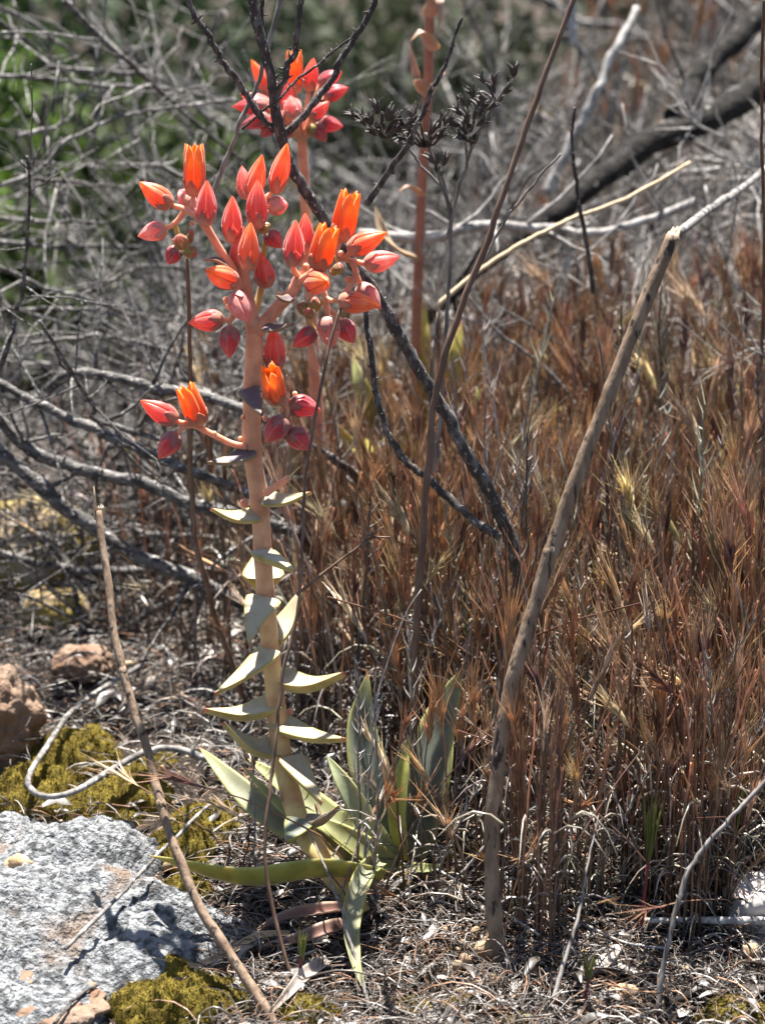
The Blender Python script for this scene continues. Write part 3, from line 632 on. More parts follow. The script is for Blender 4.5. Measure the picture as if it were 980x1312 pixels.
def twigs(mb, p, r, num, ln, side=4, up=.35):
    for _ in range(num):
        k = RNG.integers(2, len(p)-2); d = RNG.normal(0, 1, 3); d[2] += up; d /= np.linalg.norm(d); e = ln*RNG.uniform(.4, 1.5); m = 6
        q_ = p[k]+np.outer(np.linspace(0, 1, m), d*e)+np.cumsum(RNG.normal(0, e*.05, (m, 3)), 0)*np.linspace(0, 1, m)[:, None]
        tube(mb, q_, np.linspace(min(r[k]*.5, .0012), .0003, m), side)
# leaning broken sticks
b = G(645, 1246); rs = thing('broken_stick', b, 'thick brown stick with a snapped pale top leaning through the dry grass', 'stick')
mb = MB(); p, r = bpiece(mb, [(652, 1268), (640, 1225), (629, 1140), (631, 1030), (648, 890), (676, 790), (715, 670), (760, 550), (812, 420), (862, 302)], b[1], -.01, 21, 18, 14, .04, .0002, 110)
mb.build('shaft', M['stick'], rs)
for k in (33, 62): mb = MB(); tube(mb, p[k-1:k+2], r[k-1:k+2]*np.array([.95, 1.05, .95]), 14, rough=.05); mb.build('node', M['stick'], rs)
mb = MB(); e = p[-1]; dr = (p[-1]-p[-4]); dr /= np.linalg.norm(dr)
tube(mb, np.array([e-dr*.002, e+dr*.0008]), [r[-1]*.93, r[-1]*.8], 14, rough=.08)
for k in range(7):
    a = RNG.uniform(0, 6.28); c = e+r[-1]*.6*np.array([math.cos(a), .6*math.sin(a), .2*math.sin(a)]); tube(mb, np.array([c-dr*.002, c+dr*RNG.uniform(.001, .004)]), [.0012, .0002], 5)
mb.build('splintered_end', M['cutwood'], rs)
b = G(365, 1338); ls = thing('broken_stick', b, 'slender grey brown stick with a splintered tip leaning beside the lichen rock', 'stick')
mb = MB(); p, r = bpiece(mb, [(368, 1345), (340, 1292), (300, 1232), (262, 1172), (232, 1102), (207, 1030), (188, 960), (165, 885), (147, 815), (138, 740), (130, 690), (127, 655)], b[1], -.015, 14.5, 9.5, 12, .035, .0002, 100)
mb.build('shaft', M['stick'], ls)
for k in (46, 70): mb = MB(); tube(mb, p[k-1:k+2], r[k-1:k+2]*np.array([.95, 1.07, .95]), 12, rough=.05); mb.build('node', M['stick'], ls)
mb = MB(); e = p[-1]
for dx in (-.0011, 0, .0011): tube(mb, np.array([e+[dx, 0, -.003], e+[dx*1.1, 0, .001+.004*(dx < 0)], e+[dx*1.2, 0, .002+.007*(dx < 0)]]), [.0008, .0005, .0001], 6)
mb.build('splintered_end', M['cutwood'], ls)
def single(name, pts, y0, y1, w0, w1, label, mat, cat, sides=8, rough=.06, jit=.0004, sp_=0, tw=0, tl=.02, n=None):
    mb = MB(); p, r = bpiece(mb, pts, y0, y1, w0, w1, sides, rough, jit, n)
    if sp_: spurs(mb, p, r, sp_)
    if tw: twigs(mb, p, r, tw, tl)
    return tag(mb.build(name, M[mat], origin=p[0]), label, cat)
single('fallen_branch', [(866, 300), (905, 272), (950, 240), (1000, 200)], .12, .30, 12, 9, 'grey brown branch lying behind the snapped top of the thick stick', 'greybark', 'branch', 10, .04)
single('dry_stalk', [(527, 1040), (529, 940), (533, 820), (538, 700), (546, 585), (560, 490), (590, 400), (625, 310), (668, 190), (700, 100), (742, -20)], yg(527, 1105), .06, 11, 7, 'long rusty brown dry stalk rising in front of the upright grey rosette leaves', 'stalk', 'stalk', 8, .04)
single('dry_stalk', [(535, 960), (545, 760), (550, 600), (552, 480), (560, 400)], .06, .09, 6, 2, 'thin grey dry stalk standing right behind the rusty brown stalk', 'greystalk', 'stalk', 6)
o = single('dry_stalk', [(376, 1262), (356, 1190), (340, 1095), (347, 980), (354, 885), (372, 790), (381, 700), (384, 620), (398, 540), (418, 450), (436, 395)], yg(382, 1275), -.012, 5.5, 4, 'thin dark dry stalk crossing in front of the salmon stem', 'stalk', 'stalk', 6, .05)
ch = MB(); p, r = pp([(380, 762), (420, 730), (455, 704), (474, 690), (500, 688)], -.024, -.02, 4.5, 2.5, n=24); tube(ch, p, r, 6)
for k in range(5): tube(ch, np.array([p[16+k], p[16+k]+RNG.normal(0, .0015, 3)+[.001, 0, .001], p[16+k]+RNG.normal(0, .002, 3)+[.004, 0, .001]]), [.0006, .0005, .0001], 5)
ch.build('side_twig', M['stalk'], o)
single('dry_stalk', [(318, 915), (296, 850), (268, 775), (247, 705), (235, 620), (232, 520), (236, 420), (240, 330)], yg(325, 940), .03, 8, 5, 'straight brown dry stalk passing behind the lower left flower spray', 'stalk', 'stalk', 7, .05)
single('dry_stalk', [(272, 248), (300, 185), (332, 105), (352, 40), (362, -15)], .04, .05, 6, 6, 'bare grey stalk rising behind the leftmost open orange flower', 'greystalk', 'stalk', 7, .05)
# main dark shrub branch with forks
def shrub(base, label, pieces, mat='bark', sp_=10, tw=0, tl=.02):
    rt = thing('dead_shrub', base, label, 'shrub'); cnt = 0
    for i, (pts, y0, y1, w0, w1) in enumerate(pieces):
        mb = MB(); p, r = bpiece(mb, pts, y0, y1, w0, w1, 9, .13, .0006)
        spurs(mb, p, r, int(sp_*len(pts)/4)); mb.build('branch', M[mat], rt)
        if tw:
            tb = MB(); twigs(tb, p, r, tw, tl); tag(tb.build('twig', M[mat], rt), kind='stuff')
    return rt
yb0 = yg(676, 1020)
shrub(G(676, 1020), 'dead shrub with forked blackish branches passing behind the flower cluster', [
    ([(676, 1024), (672, 900), (664, 800), (655, 745), (641, 690), (622, 655), (592, 600), (562, 548), (528, 490), (498, 430), (470, 380), (430, 320), (392, 262), (366, 215), (352, 165), (342, 100), (327, 30), (316, -40)], yb0, .032, 20, 13),
    ([(352, 168), (326, 138), (296, 95), (268, 50), (244, 5), (232, -30)], .036, .03, 10, 7),
    ([(358, 178), (388, 150), (420, 115), (442, 75), (468, 30), (488, -20)], .037, .04, 10, 7),
    ([(349, 140), (362, 95), (376, 45), (388, -10)], .034, .03, 9, 7),
    ([(340, 70), (332, 30), (328, -20)], .05, .04, 6, 5),
    ([(640, 688), (608, 666), (560, 618), (530, 592), (502, 552), (482, 480), (470, 410), (468, 380)], .035, .07, 11, 7),
    ([(310, 166), (352, 130), (400, 92), (454, 46)], .045, .05, 3.5, 3),
    ([(470, 262), (500, 215), (528, 168), (560, 100), (592, 22)], .06, .05, 9, 4)], sp_=16)
shrub(G(500, 690), 'dead shrub branch curving up from the pale stump behind the salmon stem', [
    ([(505, 720), (488, 672), (452, 622), (410, 580), (370, 560), (320, 525)], .16, .13, 14, 9),
    ([(500, 700), (440, 660), (400, 640)], .18, .17, 26, 20)], 'bark', 8)
# grey branches leaning in from the left
lb = G(470, 880)
shrub(lb, 'dead shrub of thick grey branches leaning across behind the left side of the salmon stem', [
    ([(470, 880), (440, 845), (385, 812), (320, 778), (245, 742), (196, 718), (157, 692), (121, 665), (90, 648), (41, 611), (0, 579), (-40, 550)], lb[1], .16, 20.4, 19.2),
    ([(400, 690), (322, 661), (278, 648), (229, 632), (184, 611), (131, 595), (73, 579), (29, 562), (0, 534), (-40, 500)], .14, .18, 18.0, 15.6),
    ([(330, 636), (229, 598), (171, 572), (122, 546), (82, 525), (41, 505), (0, 486), (-40, 476)], .13, .17, 13.2, 12.0),
    ([(320, 527), (245, 501), (184, 483), (135, 472), (90, 479), (61, 501)], .14, .17, 14.4, 13.2),
    ([(230, 570), (160, 555), (118, 546), (120, 530), (94, 476), (51, 411)], .15, .12, 7.2, 4.8),
    ([(-10, 500), (12, 440), (28, 340), (36, 240), (35, 200)], .16, .12, 7.2, 3.6),
    ([(186, 731), (98, 734), (49, 727), (0, 711), (-30, 700)], .2, .22, 10.8, 10.8),
    ([(120, 760), (70, 700), (30, 665), (0, 655)], .24, .26, 10.8, 8.4),
    ([(60, 870), (110, 840), (160, 810), (250, 755)], .22, .19, 8.4, 7.2),
    ([(30, 690), (60, 690), (95, 735), (110, 790), (140, 850)], .22, .2, 9.6, 6.0),
    ([(280, 690), (200, 680), (140, 662), (60, 640)], .2, .24, 8.4, 6.0)], mat='leanbark', sp_=10, tw=10, tl=.035)
# charred log and its neighbours on the slope
def log(name, pts, y0, y1, w0, w1, label, mat, **k): return single(name, pts, y0, y1, w0, w1, label, mat, 'branch', 14, .02, .0016, n=34, **k)
log('charred_branch', [(540, 410), (590, 360), (640, 315), (700, 268), (770, 222), (840, 180), (910, 148), (1000, 100)], .27, .50, 24, 40, 'thick charred black branch sloping across the brush above the dry grass', 'char', sp_=6, tw=16, tl=.06)
log('charred_branch', [(862, 150), (890, 120), (930, 70), (1000, 5)], .44, .56, 26, 32, 'shorter charred branch forking up from the thick black one', 'char', sp_=4)
log('weathered_branch', [(460, 300), (540, 300), (620, 285), (700, 292), (780, 297), (840, 280), (890, 258)], .27, .32, 15, 11, 'grey weathered branch lying under the thick charred branch', 'palebark', tw=10, tl=.05)
log('weathered_branch', [(700, 250), (724, 195), (752, 130), (800, 45), (815, 10)], .46, .5, 15, 10, 'bleached white branch standing up behind the thick charred branch', 'palebark')
log('weathered_branch', [(735, 60), (738, 0), (740, -60)], .5, .5, 11, 9, 'short bleached upright branch above the charred branch', 'palebark')
single('straw', [(555, 395), (610, 350), (670, 315), (760, 272), (830, 240), (884, 208)], .20, .24, 6, 5, 'long pale straw lying across in front of the charred branch', 'cutwood', 'straw', 6)
single('dry_stalk', [(760, 375), (748, 300), (738, 230), (732, 180), (736, 138)], .2, .16, 7, 4, 'dark bent twig standing beside the pale straw', 'bark', 'stalk', 6)
single('dry_stalk', [(975, 480), (974, 300), (972, 120), (978, 0)], yg(975, 760), .05, 5, 4, 'thin reddish dry stalk standing before the charred branch fork', 'stalk', 'stalk', 6)
single('dry_stalk', [(620, 335), (650, 280), (690, 230), (718, 198)], .08, .06, 4, 3, 'short side twig sprouting above the charred branch toward the seed heads', 'greystalk', 'stalk', 6, sp_=6)
single('dry_stalk', [(745, 530), (700, 470), (640, 420), (600, 380)], .2, .24, 6, 4, 'dark slanting twig in the brush below the grey weathered branch', 'bark', 'stalk', 6)
single('dry_stalk', [(800, 420), (770, 470), (700, 430), (640, 395)], .25, .26, 5, 4, 'crooked dark twig behind the thick leaning stick', 'bark', 'stalk', 6)
# twigs on the ground and rock
def gtwig(pts, w0, w1, label, mat='palebark', lift=.005, n=None, name='fallen_twig'):
    a = np.array([G(x, y, lift) for x, y in pts]); p = spline(a, n or 8*len(pts)); mb = MB(); tube(mb, p, [wid(k, q_)/2 for k, q_ in zip(np.linspace(w0, w1, len(p)), p)], 9, rough=.10); spurs(mb, p, np.full(len(p), wid(w0, p[0])/2), 3, .003)
    return tag(mb.build(name, M[mat], origin=p[0]), label, 'twig')
gtwig([(185, 905), (150, 926), (116, 950), (89, 974), (62, 1016), (43, 1047), (41, 1067), (62, 1080), (97, 1074), (136, 1051), (182, 1024), (217, 1016), (252, 1024), (291, 1040)], 7, 9, 'grey twig bent into a hairpin loop lying on the moss', 'greybark', lift=.019)
single('fallen_twig', [(84, 1216), (120, 1180), (180, 1125), (232, 1070), (272, 1028)], -.094, -.010, 6, 4.5, 'straight grey twig resting across the lichen rock', 'greybark', 'twig', 7)
single('fallen_twig', [(70, 1312), (100, 1280), (125, 1262)], -.125, -.10, 5, 4, 'short dark twig at the crumbling foot of the lichen rock', 'bark', 'twig', 7)
gtwig([(824, 1213), (880, 1212), (930, 1213), (1000, 1214)], 7, 12, 'split pale fallen twig lying level in front of the white stone', lift=.010)
gtwig([(852, 1300), (880, 1290), (915, 1262), (935, 1245)], 12, 9, 'charred stub of twig in the litter beside the yellow green moss', 'char', .004)
gtwig([(755, 1158), (800, 1140), (840, 1120), (862, 1100)], 10, 8, 'dark fallen twig under the dry grass by the knobbly stone', 'char', .004)
gtwig([(560, 1140), (600, 1165), (640, 1192), (690, 1225)], 4, 3, 'thin bleached straw lying across the foot of the thick stick', 'palebark', .008)
gtwig([(680, 1170), (740, 1200), (800, 1228), (858, 1236)], 4, 3, 'thin bleached straw lying beside the knobbly tan stone', 'palebark', .006)
single('dry_stalk', [(700, 1302), (720, 1250), (738, 1190), (752, 1110), (766, 1045)], yg(700, 1306), -.06, 7, 2, 'upright grey brown straw between the thick stick and the knobbly stone', 'greystalk', 'stalk', 6)
o = single('dry_stalk', [(842, 1300), (850, 1240), (868, 1170), (890, 1110), (930, 1055), (985, 995)], yg(840, 1306), -.07, 7, 6, 'peeling grey stalk leaning over the fallen pale twig', 'greystalk', 'stalk', 7, sp_=14)
single('dry_stalk', [(475, 1300), (460, 1230), (445, 1180), (412, 1090), (392, 1060)], yg(478, 1306), -.05, 6, 2, 'grey dry stalk leaning beside the folded rosette leaf', 'greystalk', 'stalk', 6)
single('dry_stalk', [(508, 1190), (470, 1130), (478, 1000), (492, 880), (520, 790), (540, 755)], yg(480, 1190), -.01, 5, 1.5, 'pale fraying dry stalk rising in front of the rosette', 'greystalk', 'stalk', 6, sp_=10)
single('dry_stalk', [(545, 1165), (600, 1115), (640, 1070), (700, 1020)], -.045, -.03, 5, 4, 'thin grey straw slanting across the foot of the grass', 'greystalk', 'stalk', 6)

# ------------------------------------------------------------------ dark dry seed heads
sh_b = P(548, 800, .09); sh_b[2] = float(H(sh_b[0], sh_b[1]))
sh = thing('seed_head_stalk', sh_b, 'dead branching stalk with dark dried seed heads behind the flowers', 'dry plant')
def sbr(pts, y0, y1, w0, w1):
    mb = MB(); p, r = bpiece(mb, pts, y0, y1, w0, w1, 7, .08, .0004); mb.build('stalk', M['greystalk'], sh)
sbr([(548, 820), (560, 560), (572, 400), (576, 300), (568, 235), (552, 195), (545, 170)], .09, .09, 6, 5)
sbr([(574, 300), (590, 240), (606, 190), (626, 150), (648, 112), (660, 102)], .09, .08, 5, 3)
sbr([(566, 240), (530, 205), (500, 180), (488, 160)], .09, .085, 4, 3)
sbr([(580, 270), (565, 230), (563, 212)], .09, .08, 4, 3); sbr([(598, 205), (600, 180), (602, 165)], .09, .08, 4, 3); sbr([(628, 150), (622, 130), (612, 118)], .085, .08, 4, 2.5)
capm = []
for k in range(6):
    mb = MB()
    for j in range(5):
        a = 2*math.pi*j/5+RNG.uniform(-.3, .3); sp0 = RNG.uniform(.18, .5); m = 6; s = np.linspace(0, 1, m)
        rad = sp0*s**1.4; hk = .25*np.maximum(s-.6, 0)*np.sign(RNG.normal()); pt = np.stack([rad*np.cos(a)+hk*np.sin(a), rad*np.sin(a)-hk*np.cos(a), s-.5*np.maximum(s-.7, 0)], -1); tube(mb, pt, [.10, .19, .17, .10, .05, .012], 5, flat=.5)
    capm.append(mb.mesh('seed_capsule', M['seed']))
for cx, cy, num, ex, ey in [(488, 156, 15, 32, 18), (545, 165, 15, 27, 22), (602, 148, 8, 15, 20), (604, 172, 6, 12, 14), (565, 214, 4, 10, 7), (636, 118, 5, 16, 12), (618, 136, 3, 10, 10), (658, 100, 1, 2, 2)]:
    for k in range(num):
        x = cx+random.uniform(-ex, ex); y = cy+random.uniform(-ey, ey); c = P(x, y, .085+random.uniform(-.01, .008))
        o = bpy.data.objects.new('seed_capsule', capm[k % 6]); SC.collection.objects.link(o); o.parent = sh; o.location = c-np.array(sh['_w'])
        s = wid(random.uniform(17, 25), c); o.scale = (s*1.05, s*1.05, s); d = Vector(((x-cx)/max(ex, 1)*.9, random.uniform(-.6, .3), .8-(y-cy)/max(ey, 1)*.6)); o.rotation_euler = d.to_track_quat('Z', 'Y').to_euler()
    mb = MB(); c0 = P(cx, cy+ey, .088)
    for k in range(num//2+1):
        e = P(cx+random.uniform(-ex, ex)*.9, cy+random.uniform(-ey, ey)*.9, .085); tube(mb, spline([c0, (c0+e)/2+[0, 0, -.001], e], 5), [.0008, .0006, .0005, .0005, .0004], 5)
    mb.build('stalk', M['seed'], sh)

# ------------------------------------------------------------------ dry brome grass
def strip(mb, pts, w, col, taper=True):
    pts = np.asarray(pts, float); n = len(pts); rr = np.full(n, w)
    if taper: rr = w*np.interp(np.linspace(0, 1, n), [0, .6, 1], [1, .8, .12])
    tube(mb, pts, rr, 3, col=col, cap=False, flat=.5)
PALG = [(.60, .34, .19), (.68, .44, .25), (.44, .21, .13), (.74, .55, .32), (.24, .10, .09), (.76, .62, .42), (.56, .34, .21), (.18, .085, .08), (.62, .56, .49), (.54, .28, .15)]
def brome_stem(seed, h):
    mb = MB(); rg = np.random.default_rng(seed); m = 7; s = np.linspace(0, 1, m)
    bend = rg.normal(0, .08 if rg.random() < .68 else .36, 2)*h; c = (np.array([.30, .19, .125]) if seed % 3 else np.array([.44, .39, .34]))*rg.uniform(.35, 1.25)
    p = np.stack([bend[0]*s**2, bend[1]*s**2, s*h], -1); p += np.cumsum(rg.normal(0, h*.007, (m, 3)), 0)
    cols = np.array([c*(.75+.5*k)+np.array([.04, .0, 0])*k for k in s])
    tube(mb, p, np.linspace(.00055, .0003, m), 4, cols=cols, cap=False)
    for _ in range(rg.integers(1, 4)):
        k = rg.integers(0, 4); a = rg.uniform(0, 6.28); L = rg.uniform(.012, .04); s2 = np.linspace(0, 1, 5)
        q_ = p[k]+np.stack([np.cos(a)*s2*L*.7, np.sin(a)*s2*L*.7, L*(s2*.8-.9*s2**2)], -1); strip(mb, q_, .0007, np.array([.46, .40, .33])*rg.uniform(.6, 1.15))
    return mb, p
def brome_head(seed, tip, d):
    mb = MB(); rg = np.random.default_rng(seed+500); base = np.array(PALG[seed % len(PALG)])
    d = d/np.linalg.norm(d); num = rg.integers(5, 10); L0 = rg.uniform(.009, .016)
    for k in range(num):
        st = tip-d*rg.uniform(.0, .012)+d*.001; sd = rg.normal(0, 1, 3); sd -= d*np.dot(sd, d); sd /= np.linalg.norm(sd)
        op = rg.uniform(.02, .21); dr = d*math.cos(op)+sd*math.sin(op); L = L0*rg.uniform(.7, 1.2)
        m1 = st+dr*L*.35; m2 = st+dr*L; aw = rg.uniform(.008, .016); e = m2+(dr+sd*rg.uniform(-.05, .16))*aw
        col = base*rg.uniform(.65, 1.35); ct = col*.5+np.array([.48, .32, .18])*.6
        tube(mb, np.array([st, m1, st+dr*L*.7, m2, e]), [.0002, .00085, .0007, .00022, .00006], 4, cap=False, flat=.55, cols=[col, col, col*1.05, ct, ct])
        if rg.random() < .6: tube(mb, np.array([m1, m1+(dr+sd*.18)*L*.5, m1+(dr+sd*.30)*(L*.5+aw)]), [.0005, .0003, .00005], 3, cap=False, cols=[col, ct, ct])
    return mb
PROT = []
for k in range(36):
    h = RNG.uniform(.05, .11); st, p = brome_stem(k, h); PROT.append((st, brome_head(k, p[-1], p[-1]-p[-3]), h))
def scatter(mb, protos, pos, rot, scl, tint):
    """merge numpy copies of prototypes"""
    for k in range(len(protos)):
        sel = np.where(np.arange(len(pos)) % len(protos) == k)[0]
        if not len(sel): continue
        V, Q, T, C = protos[k]; c, s = np.cos(rot[sel]), np.sin(rot[sel]); n_ = len(V)
        x = (V[None, :, 0]*c[:, None]-V[None, :, 1]*s[:, None])*scl[sel, None]+pos[sel, None, 0]
        y = (V[None, :, 0]*s[:, None]+V[None, :, 1]*c[:, None])*scl[sel, None]+pos[sel, None, 1]
        z = V[None, :, 2]*scl[sel, None]+pos[sel, None, 2]
        off = (np.arange(len(sel))*n_)[:, None, None]
        mb.add(np.stack([x, y, z], -1).reshape(-1, 3), (Q[None]+off).reshape(-1, 4) if len(Q) else None, (T[None]+off).reshape(-1, 3) if len(T) else None, (C[None]*tint[sel][:, None, :]).reshape(-1, 3))
def merged(*mbs):
    o = MB()
    for m in mbs: v, q_, t_, c_ = m.arrays(); o.add(v, q_, t_, c_)
    return o.arrays()
PR = [merged(a, b_) if i % 5 < 3 else a.arrays() for i, (a, b_, _) in enumerate(PROT)]
def spots(n, fn):
    out = []
    while len(out) < n:
        x, y = fn()
        out.append((x, y, float(H(x, y))-.002))
    return np.array(out)
def inview(x, y, m=60):
    d = np.array([x, y, float(H(x, y))])-CAM; t = np.dot(d, FW); px = 490+d[0]/t/KPX; py = 656-np.dot(d, UP)/t/KPX
    return -m < px < 980+m and py < 1312+m, px, py
def grass_fn():
    while True:
        y = -.09+RNG.random()**1.4*.44; x = RNG.uniform(-.12, .36)+max(y, 0)*RNG.uniform(-.1, .25)
        ok, px, py = inview(x, y)
        if not ok: continue
        edge = 1215 - .10*(px-600) + 35*math.sin(px*.03)
        if px < 600: edge = 1120-.65*(600-px)
        if py > edge: continue
        if px < 640 and y < .05 and RNG.random() > .13: continue
        sy_ = np.interp(py, [300, 1246], [-.01, -.08]); sx_ = np.interp(py, [302, 550, 790, 1030, 1246], [862, 760, 676, 631, 645])
        if y < .012 and 560 < px < 800 and RNG.random() > .5: continue
        if px < 470 and RNG.random() > .85: continue
        if px < 380 and RNG.random() > .3: continue
        if 400 < px < 600 and 1000 < py < 1150 and RNG.random() > .30: continue
        cl = mnoise.noise(Vector((x*28, y*28, 1.5)))
        if cl < -.08 and RNG.random() > .22: continue
        return x, y
n = 2600; pos = spots(n, grass_fn)
def tints(n, lo=.75, hi=1.25): return RNG.uniform(lo, hi, (n, 1))*np.stack([np.ones(n), RNG.uniform(.92, 1.08, n), RNG.uniform(.85, 1.1, n)], -1)
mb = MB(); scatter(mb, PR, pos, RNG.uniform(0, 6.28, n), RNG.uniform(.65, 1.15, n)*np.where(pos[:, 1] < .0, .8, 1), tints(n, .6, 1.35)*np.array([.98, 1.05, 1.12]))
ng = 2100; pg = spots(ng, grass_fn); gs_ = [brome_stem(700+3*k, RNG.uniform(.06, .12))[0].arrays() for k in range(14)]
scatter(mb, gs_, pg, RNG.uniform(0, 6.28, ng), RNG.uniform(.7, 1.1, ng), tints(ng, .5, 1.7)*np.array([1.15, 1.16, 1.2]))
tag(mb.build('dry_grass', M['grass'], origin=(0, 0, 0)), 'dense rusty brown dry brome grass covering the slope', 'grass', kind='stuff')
# individual stalks that stand in front
SM = [a.mesh('stem', M['grass']) for a, _, _ in PROT[:16]]; HM = [b_.mesh('seed_head', M['grass']) for _, b_, _ in PROT[:16]]
def brome(px, py, k, sc=1, rz=None, tilt=(0, 0), top=None):
    p = G(px, py)
    o = thing('grass_stalk', p-np.array([0, 0, .002]), 'single rusty dry brome stalk with a bristly seed head', 'grass stalk', 'dry brome stalks standing in front of the grass')
    if top: sc = (wid(py-top, p)/math.cos(PITCH))/(PROT[k][2]+.012)
    o.scale = (1, 1, sc); o.rotation_euler = (tilt[0], tilt[1], rz if rz is not None else random.uniform(0, 6.28))
    for nm, ms in (('stem', SM[k]), ('seed_head', HM[k])):
        c = bpy.data.objects.new(nm, ms); SC.collection.objects.link(c); c.parent = o
for k, (px, py, top) in enumerate([(540, 1150, 890), (575, 1140, 850), (515, 1160, 940), (600, 1150, 930), (490, 1175, 960), (455, 1185, 1000), (430, 1190, 1040), (560, 1170, 1010), (530, 1140, 970), (480, 1150, 900), (590, 1130, 880), (500, 1140, 1000), (475, 1150, 880), (468, 1165, 1060), (450, 1150, 900), (560, 1150, 960), (585, 1160, 900), (610, 1120, 860), (660, 1150, 1090), (700, 1190, 1080), (720, 1160, 960),
        (690, 1130, 860), (765, 1150, 900), (790, 1140, 820), (820, 1130, 760), (850, 1145, 860), (880, 1140, 780), (905, 1150, 990), (930, 1150, 880), (960, 1160, 820), (975, 1110, 760), (560, 1090, 760), (530, 1060, 820),
        (640, 1100, 720), (740, 1090, 740), (860, 1090, 690), (910, 1100, 720), (300, 1110, 1010), (330, 1130, 985), (310, 1155, 1050), (270, 1090, 1025), (520, 1180, 1060), (545, 1190, 1100), (600, 1190, 1030), (680, 1180, 1000), (800, 1170, 1010), (940, 1180, 1040)]):
    brome(px, py, k % 16, top=top, tilt=(random.uniform(-.08, .08), random.uniform(-.12, .12)))
for k, (px, py, top, tl) in enumerate([(345, 845, 700, -.75), (330, 900, 770, -.6), (395, 860, 690, -.4), (300, 940, 850, -.3), (420, 870, 720, .5)]): brome(px, py, k+5, top=top, rz=0, tilt=(0, tl))
# farther, thinner grass on the upper slope
def far_fn():
    while True:
        y = RNG.uniform(.62, 2.6); x = RNG.uniform(-.1, 1.0)*(.5+y*.5)
        ok, px, py = inview(x, y)
        if ok and px > 380: return x, y
n = 380; pos = spots(n, far_fn); mb = MB(); scatter(mb, PR, pos, RNG.uniform(0, 6.28, n), RNG.uniform(.9, 1.8, n), tints(n, .8, 1.2)*np.array([1.0, .92, .88]))
tag(mb.build('far_grass', M['grass'], origin=(0, 0, 0)), 'blurred rust brown grass on the upper slope behind the charred branch', 'grass', kind='stuff')

# grey dead weeds: fine stalks with curled shreds
def weed(seed, h):
    mb = MB(); rg = np.random.default_rng(seed+90); m = 9; s = np.linspace(0, 1, m); c = np.array([.30, .265, .235])*rg.uniform(.4, 1.0)
    p = np.stack([rg.normal(0, .12)*h*s**1.5, rg.normal(0, .12)*h*s**1.5, s*h], -1)+np.cumsum(rg.normal(0, h*.008, (m, 3)), 0)
    tube(mb, p, np.linspace(.0006, .00025, m), 4, col=c, cap=False)
    for _ in range(rg.integers(22, 40)):
        f_ = rg.uniform(1.5, m-1.01); k = int(f_); pk = p[k]*(1-f_+k)+p[k+1]*(f_-k); a = rg.uniform(0, 6.28); L = rg.uniform(.004, .013); s2 = np.linspace(0, 1, 5); cu = rg.uniform(-2.0, 2.0)
        dx = np.array([math.cos(a), math.sin(a), 0]); q_ = pk+np.outer(np.sin(s2*1.6)*L*.18, dx)+np.outer(np.sin(s2*cu)*L*.26, np.cross(dx, [0, 0, 1]))+np.outer(s2*L*rg.uniform(.3, 1), [0, 0, 1])
        strip(mb, q_, rg.uniform(.00018, .00045), np.array([.54, .51, .47])*rg.uniform(.5, 1.25))
    return mb
WP = [weed(k, RNG.uniform(.06, .13)) for k in range(12)]; WM = [a.mesh('dead_weed', M['litter']) for a in WP]
WA = [a.arrays() for a in WP]
for k in range(100):
    while True:
        px = random.uniform(640, 985) if k < 84 else random.uniform(440, 640); py = random.uniform(820, 1170)
        p = G(px, py)
        if p[1] > -.07: break
    o = bpy.data.objects.new('dead_weed', WM[k % 12]); SC.collection.objects.link(o); o.location = p-np.array([0, 0, .002]); o.scale = (1, 1, random.uniform(.7, 1.1)); o.rotation_euler = (random.uniform(-.1, .1), random.uniform(.0, .30), 0)
    tag(o, 'thin silvery grey dead weed with curled shreds among the grass', 'dead weed', 'grey dead weeds standing in the grass')
def wfar():
    while True:
        y = .05+RNG.random()**1.3*2.2; x = RNG.uniform(-.35, .6)*(1+y*.6)
        ok, px, py = inview(x, y)
        if ok and not (.27 < y < .6 and px > 540) and (px > 560 or (px > 420 and RNG.random() < .35) or (y > .4 and RNG.random() < .12)): return x, y
n = 1700; pos = spots(n, wfar); mb = MB(); scatter(mb, WA, pos, RNG.uniform(0, 6.28, n), RNG.uniform(.7, 1.5, n), tints(n, .3, 1.4)*np.array([1.03, 1.0, .96]))
tag(mb.build('dead_weeds', M['litter'], origin=(0, 0, 0)), 'tangle of grey dead weeds filling the slope behind the grass', 'dead weeds', kind='stuff')

# ------------------------------------------------------------------ litter of dead fibres
def fibre(seed):
    mb = MB(); rg = np.random.default_rng(seed+900); L = rg.uniform(.006, .026); s = np.linspace(0, 1, 6); cu = rg.uniform(-2.2, 2.2)
    p = np.stack([np.sin(s*cu)/max(abs(cu), .2)*L, (1-np.cos(s*cu))/max(abs(cu), .2)*L*np.sign(cu), .0006+.004*rg.random()*np.sin(s*math.pi)+.002*rg.random()*s], -1)
    tube(mb, p, rg.uniform(.00010, .00036)*np.array([.6, 1, 1, .9, .7, .2]), 3, col=(1, 1, 1), cap=False); return mb.arrays()
FB = [fibre(k) for k in range(40)]
def lit_fn():
    while True:
        y = -.16+RNG.random()**1.6*.8; x = RNG.uniform(-.3, .34)*(1+.6*max(y, 0))
        ok, px, py = inview(x, y, 30)
        if not ok: continue
        if px < 250 and py > 1080 and RNG.random() > .06: continue
        if px < 270 and py > 930 and RNG.random() > .25: continue
        return x, y
n = 27000; pos = spots(n, lit_fn); pos[:, 2] += .002+RNG.random(n)**2*.007
u = RNG.random((n, 1)); ca = np.array([.07, .052, .042])*(1-u**3.2)+np.array([.50, .46, .42])*u**3.2; rr_ = RNG.random(n) < .2; ca[rr_] = np.array([.34, .19, .11])*RNG.uniform(.6, 1.2, (rr_.sum(), 1))
mb = MB(); scatter(mb, FB, pos, RNG.uniform(0, 6.28, n), RNG.uniform(.5, 1.3, n), ca)
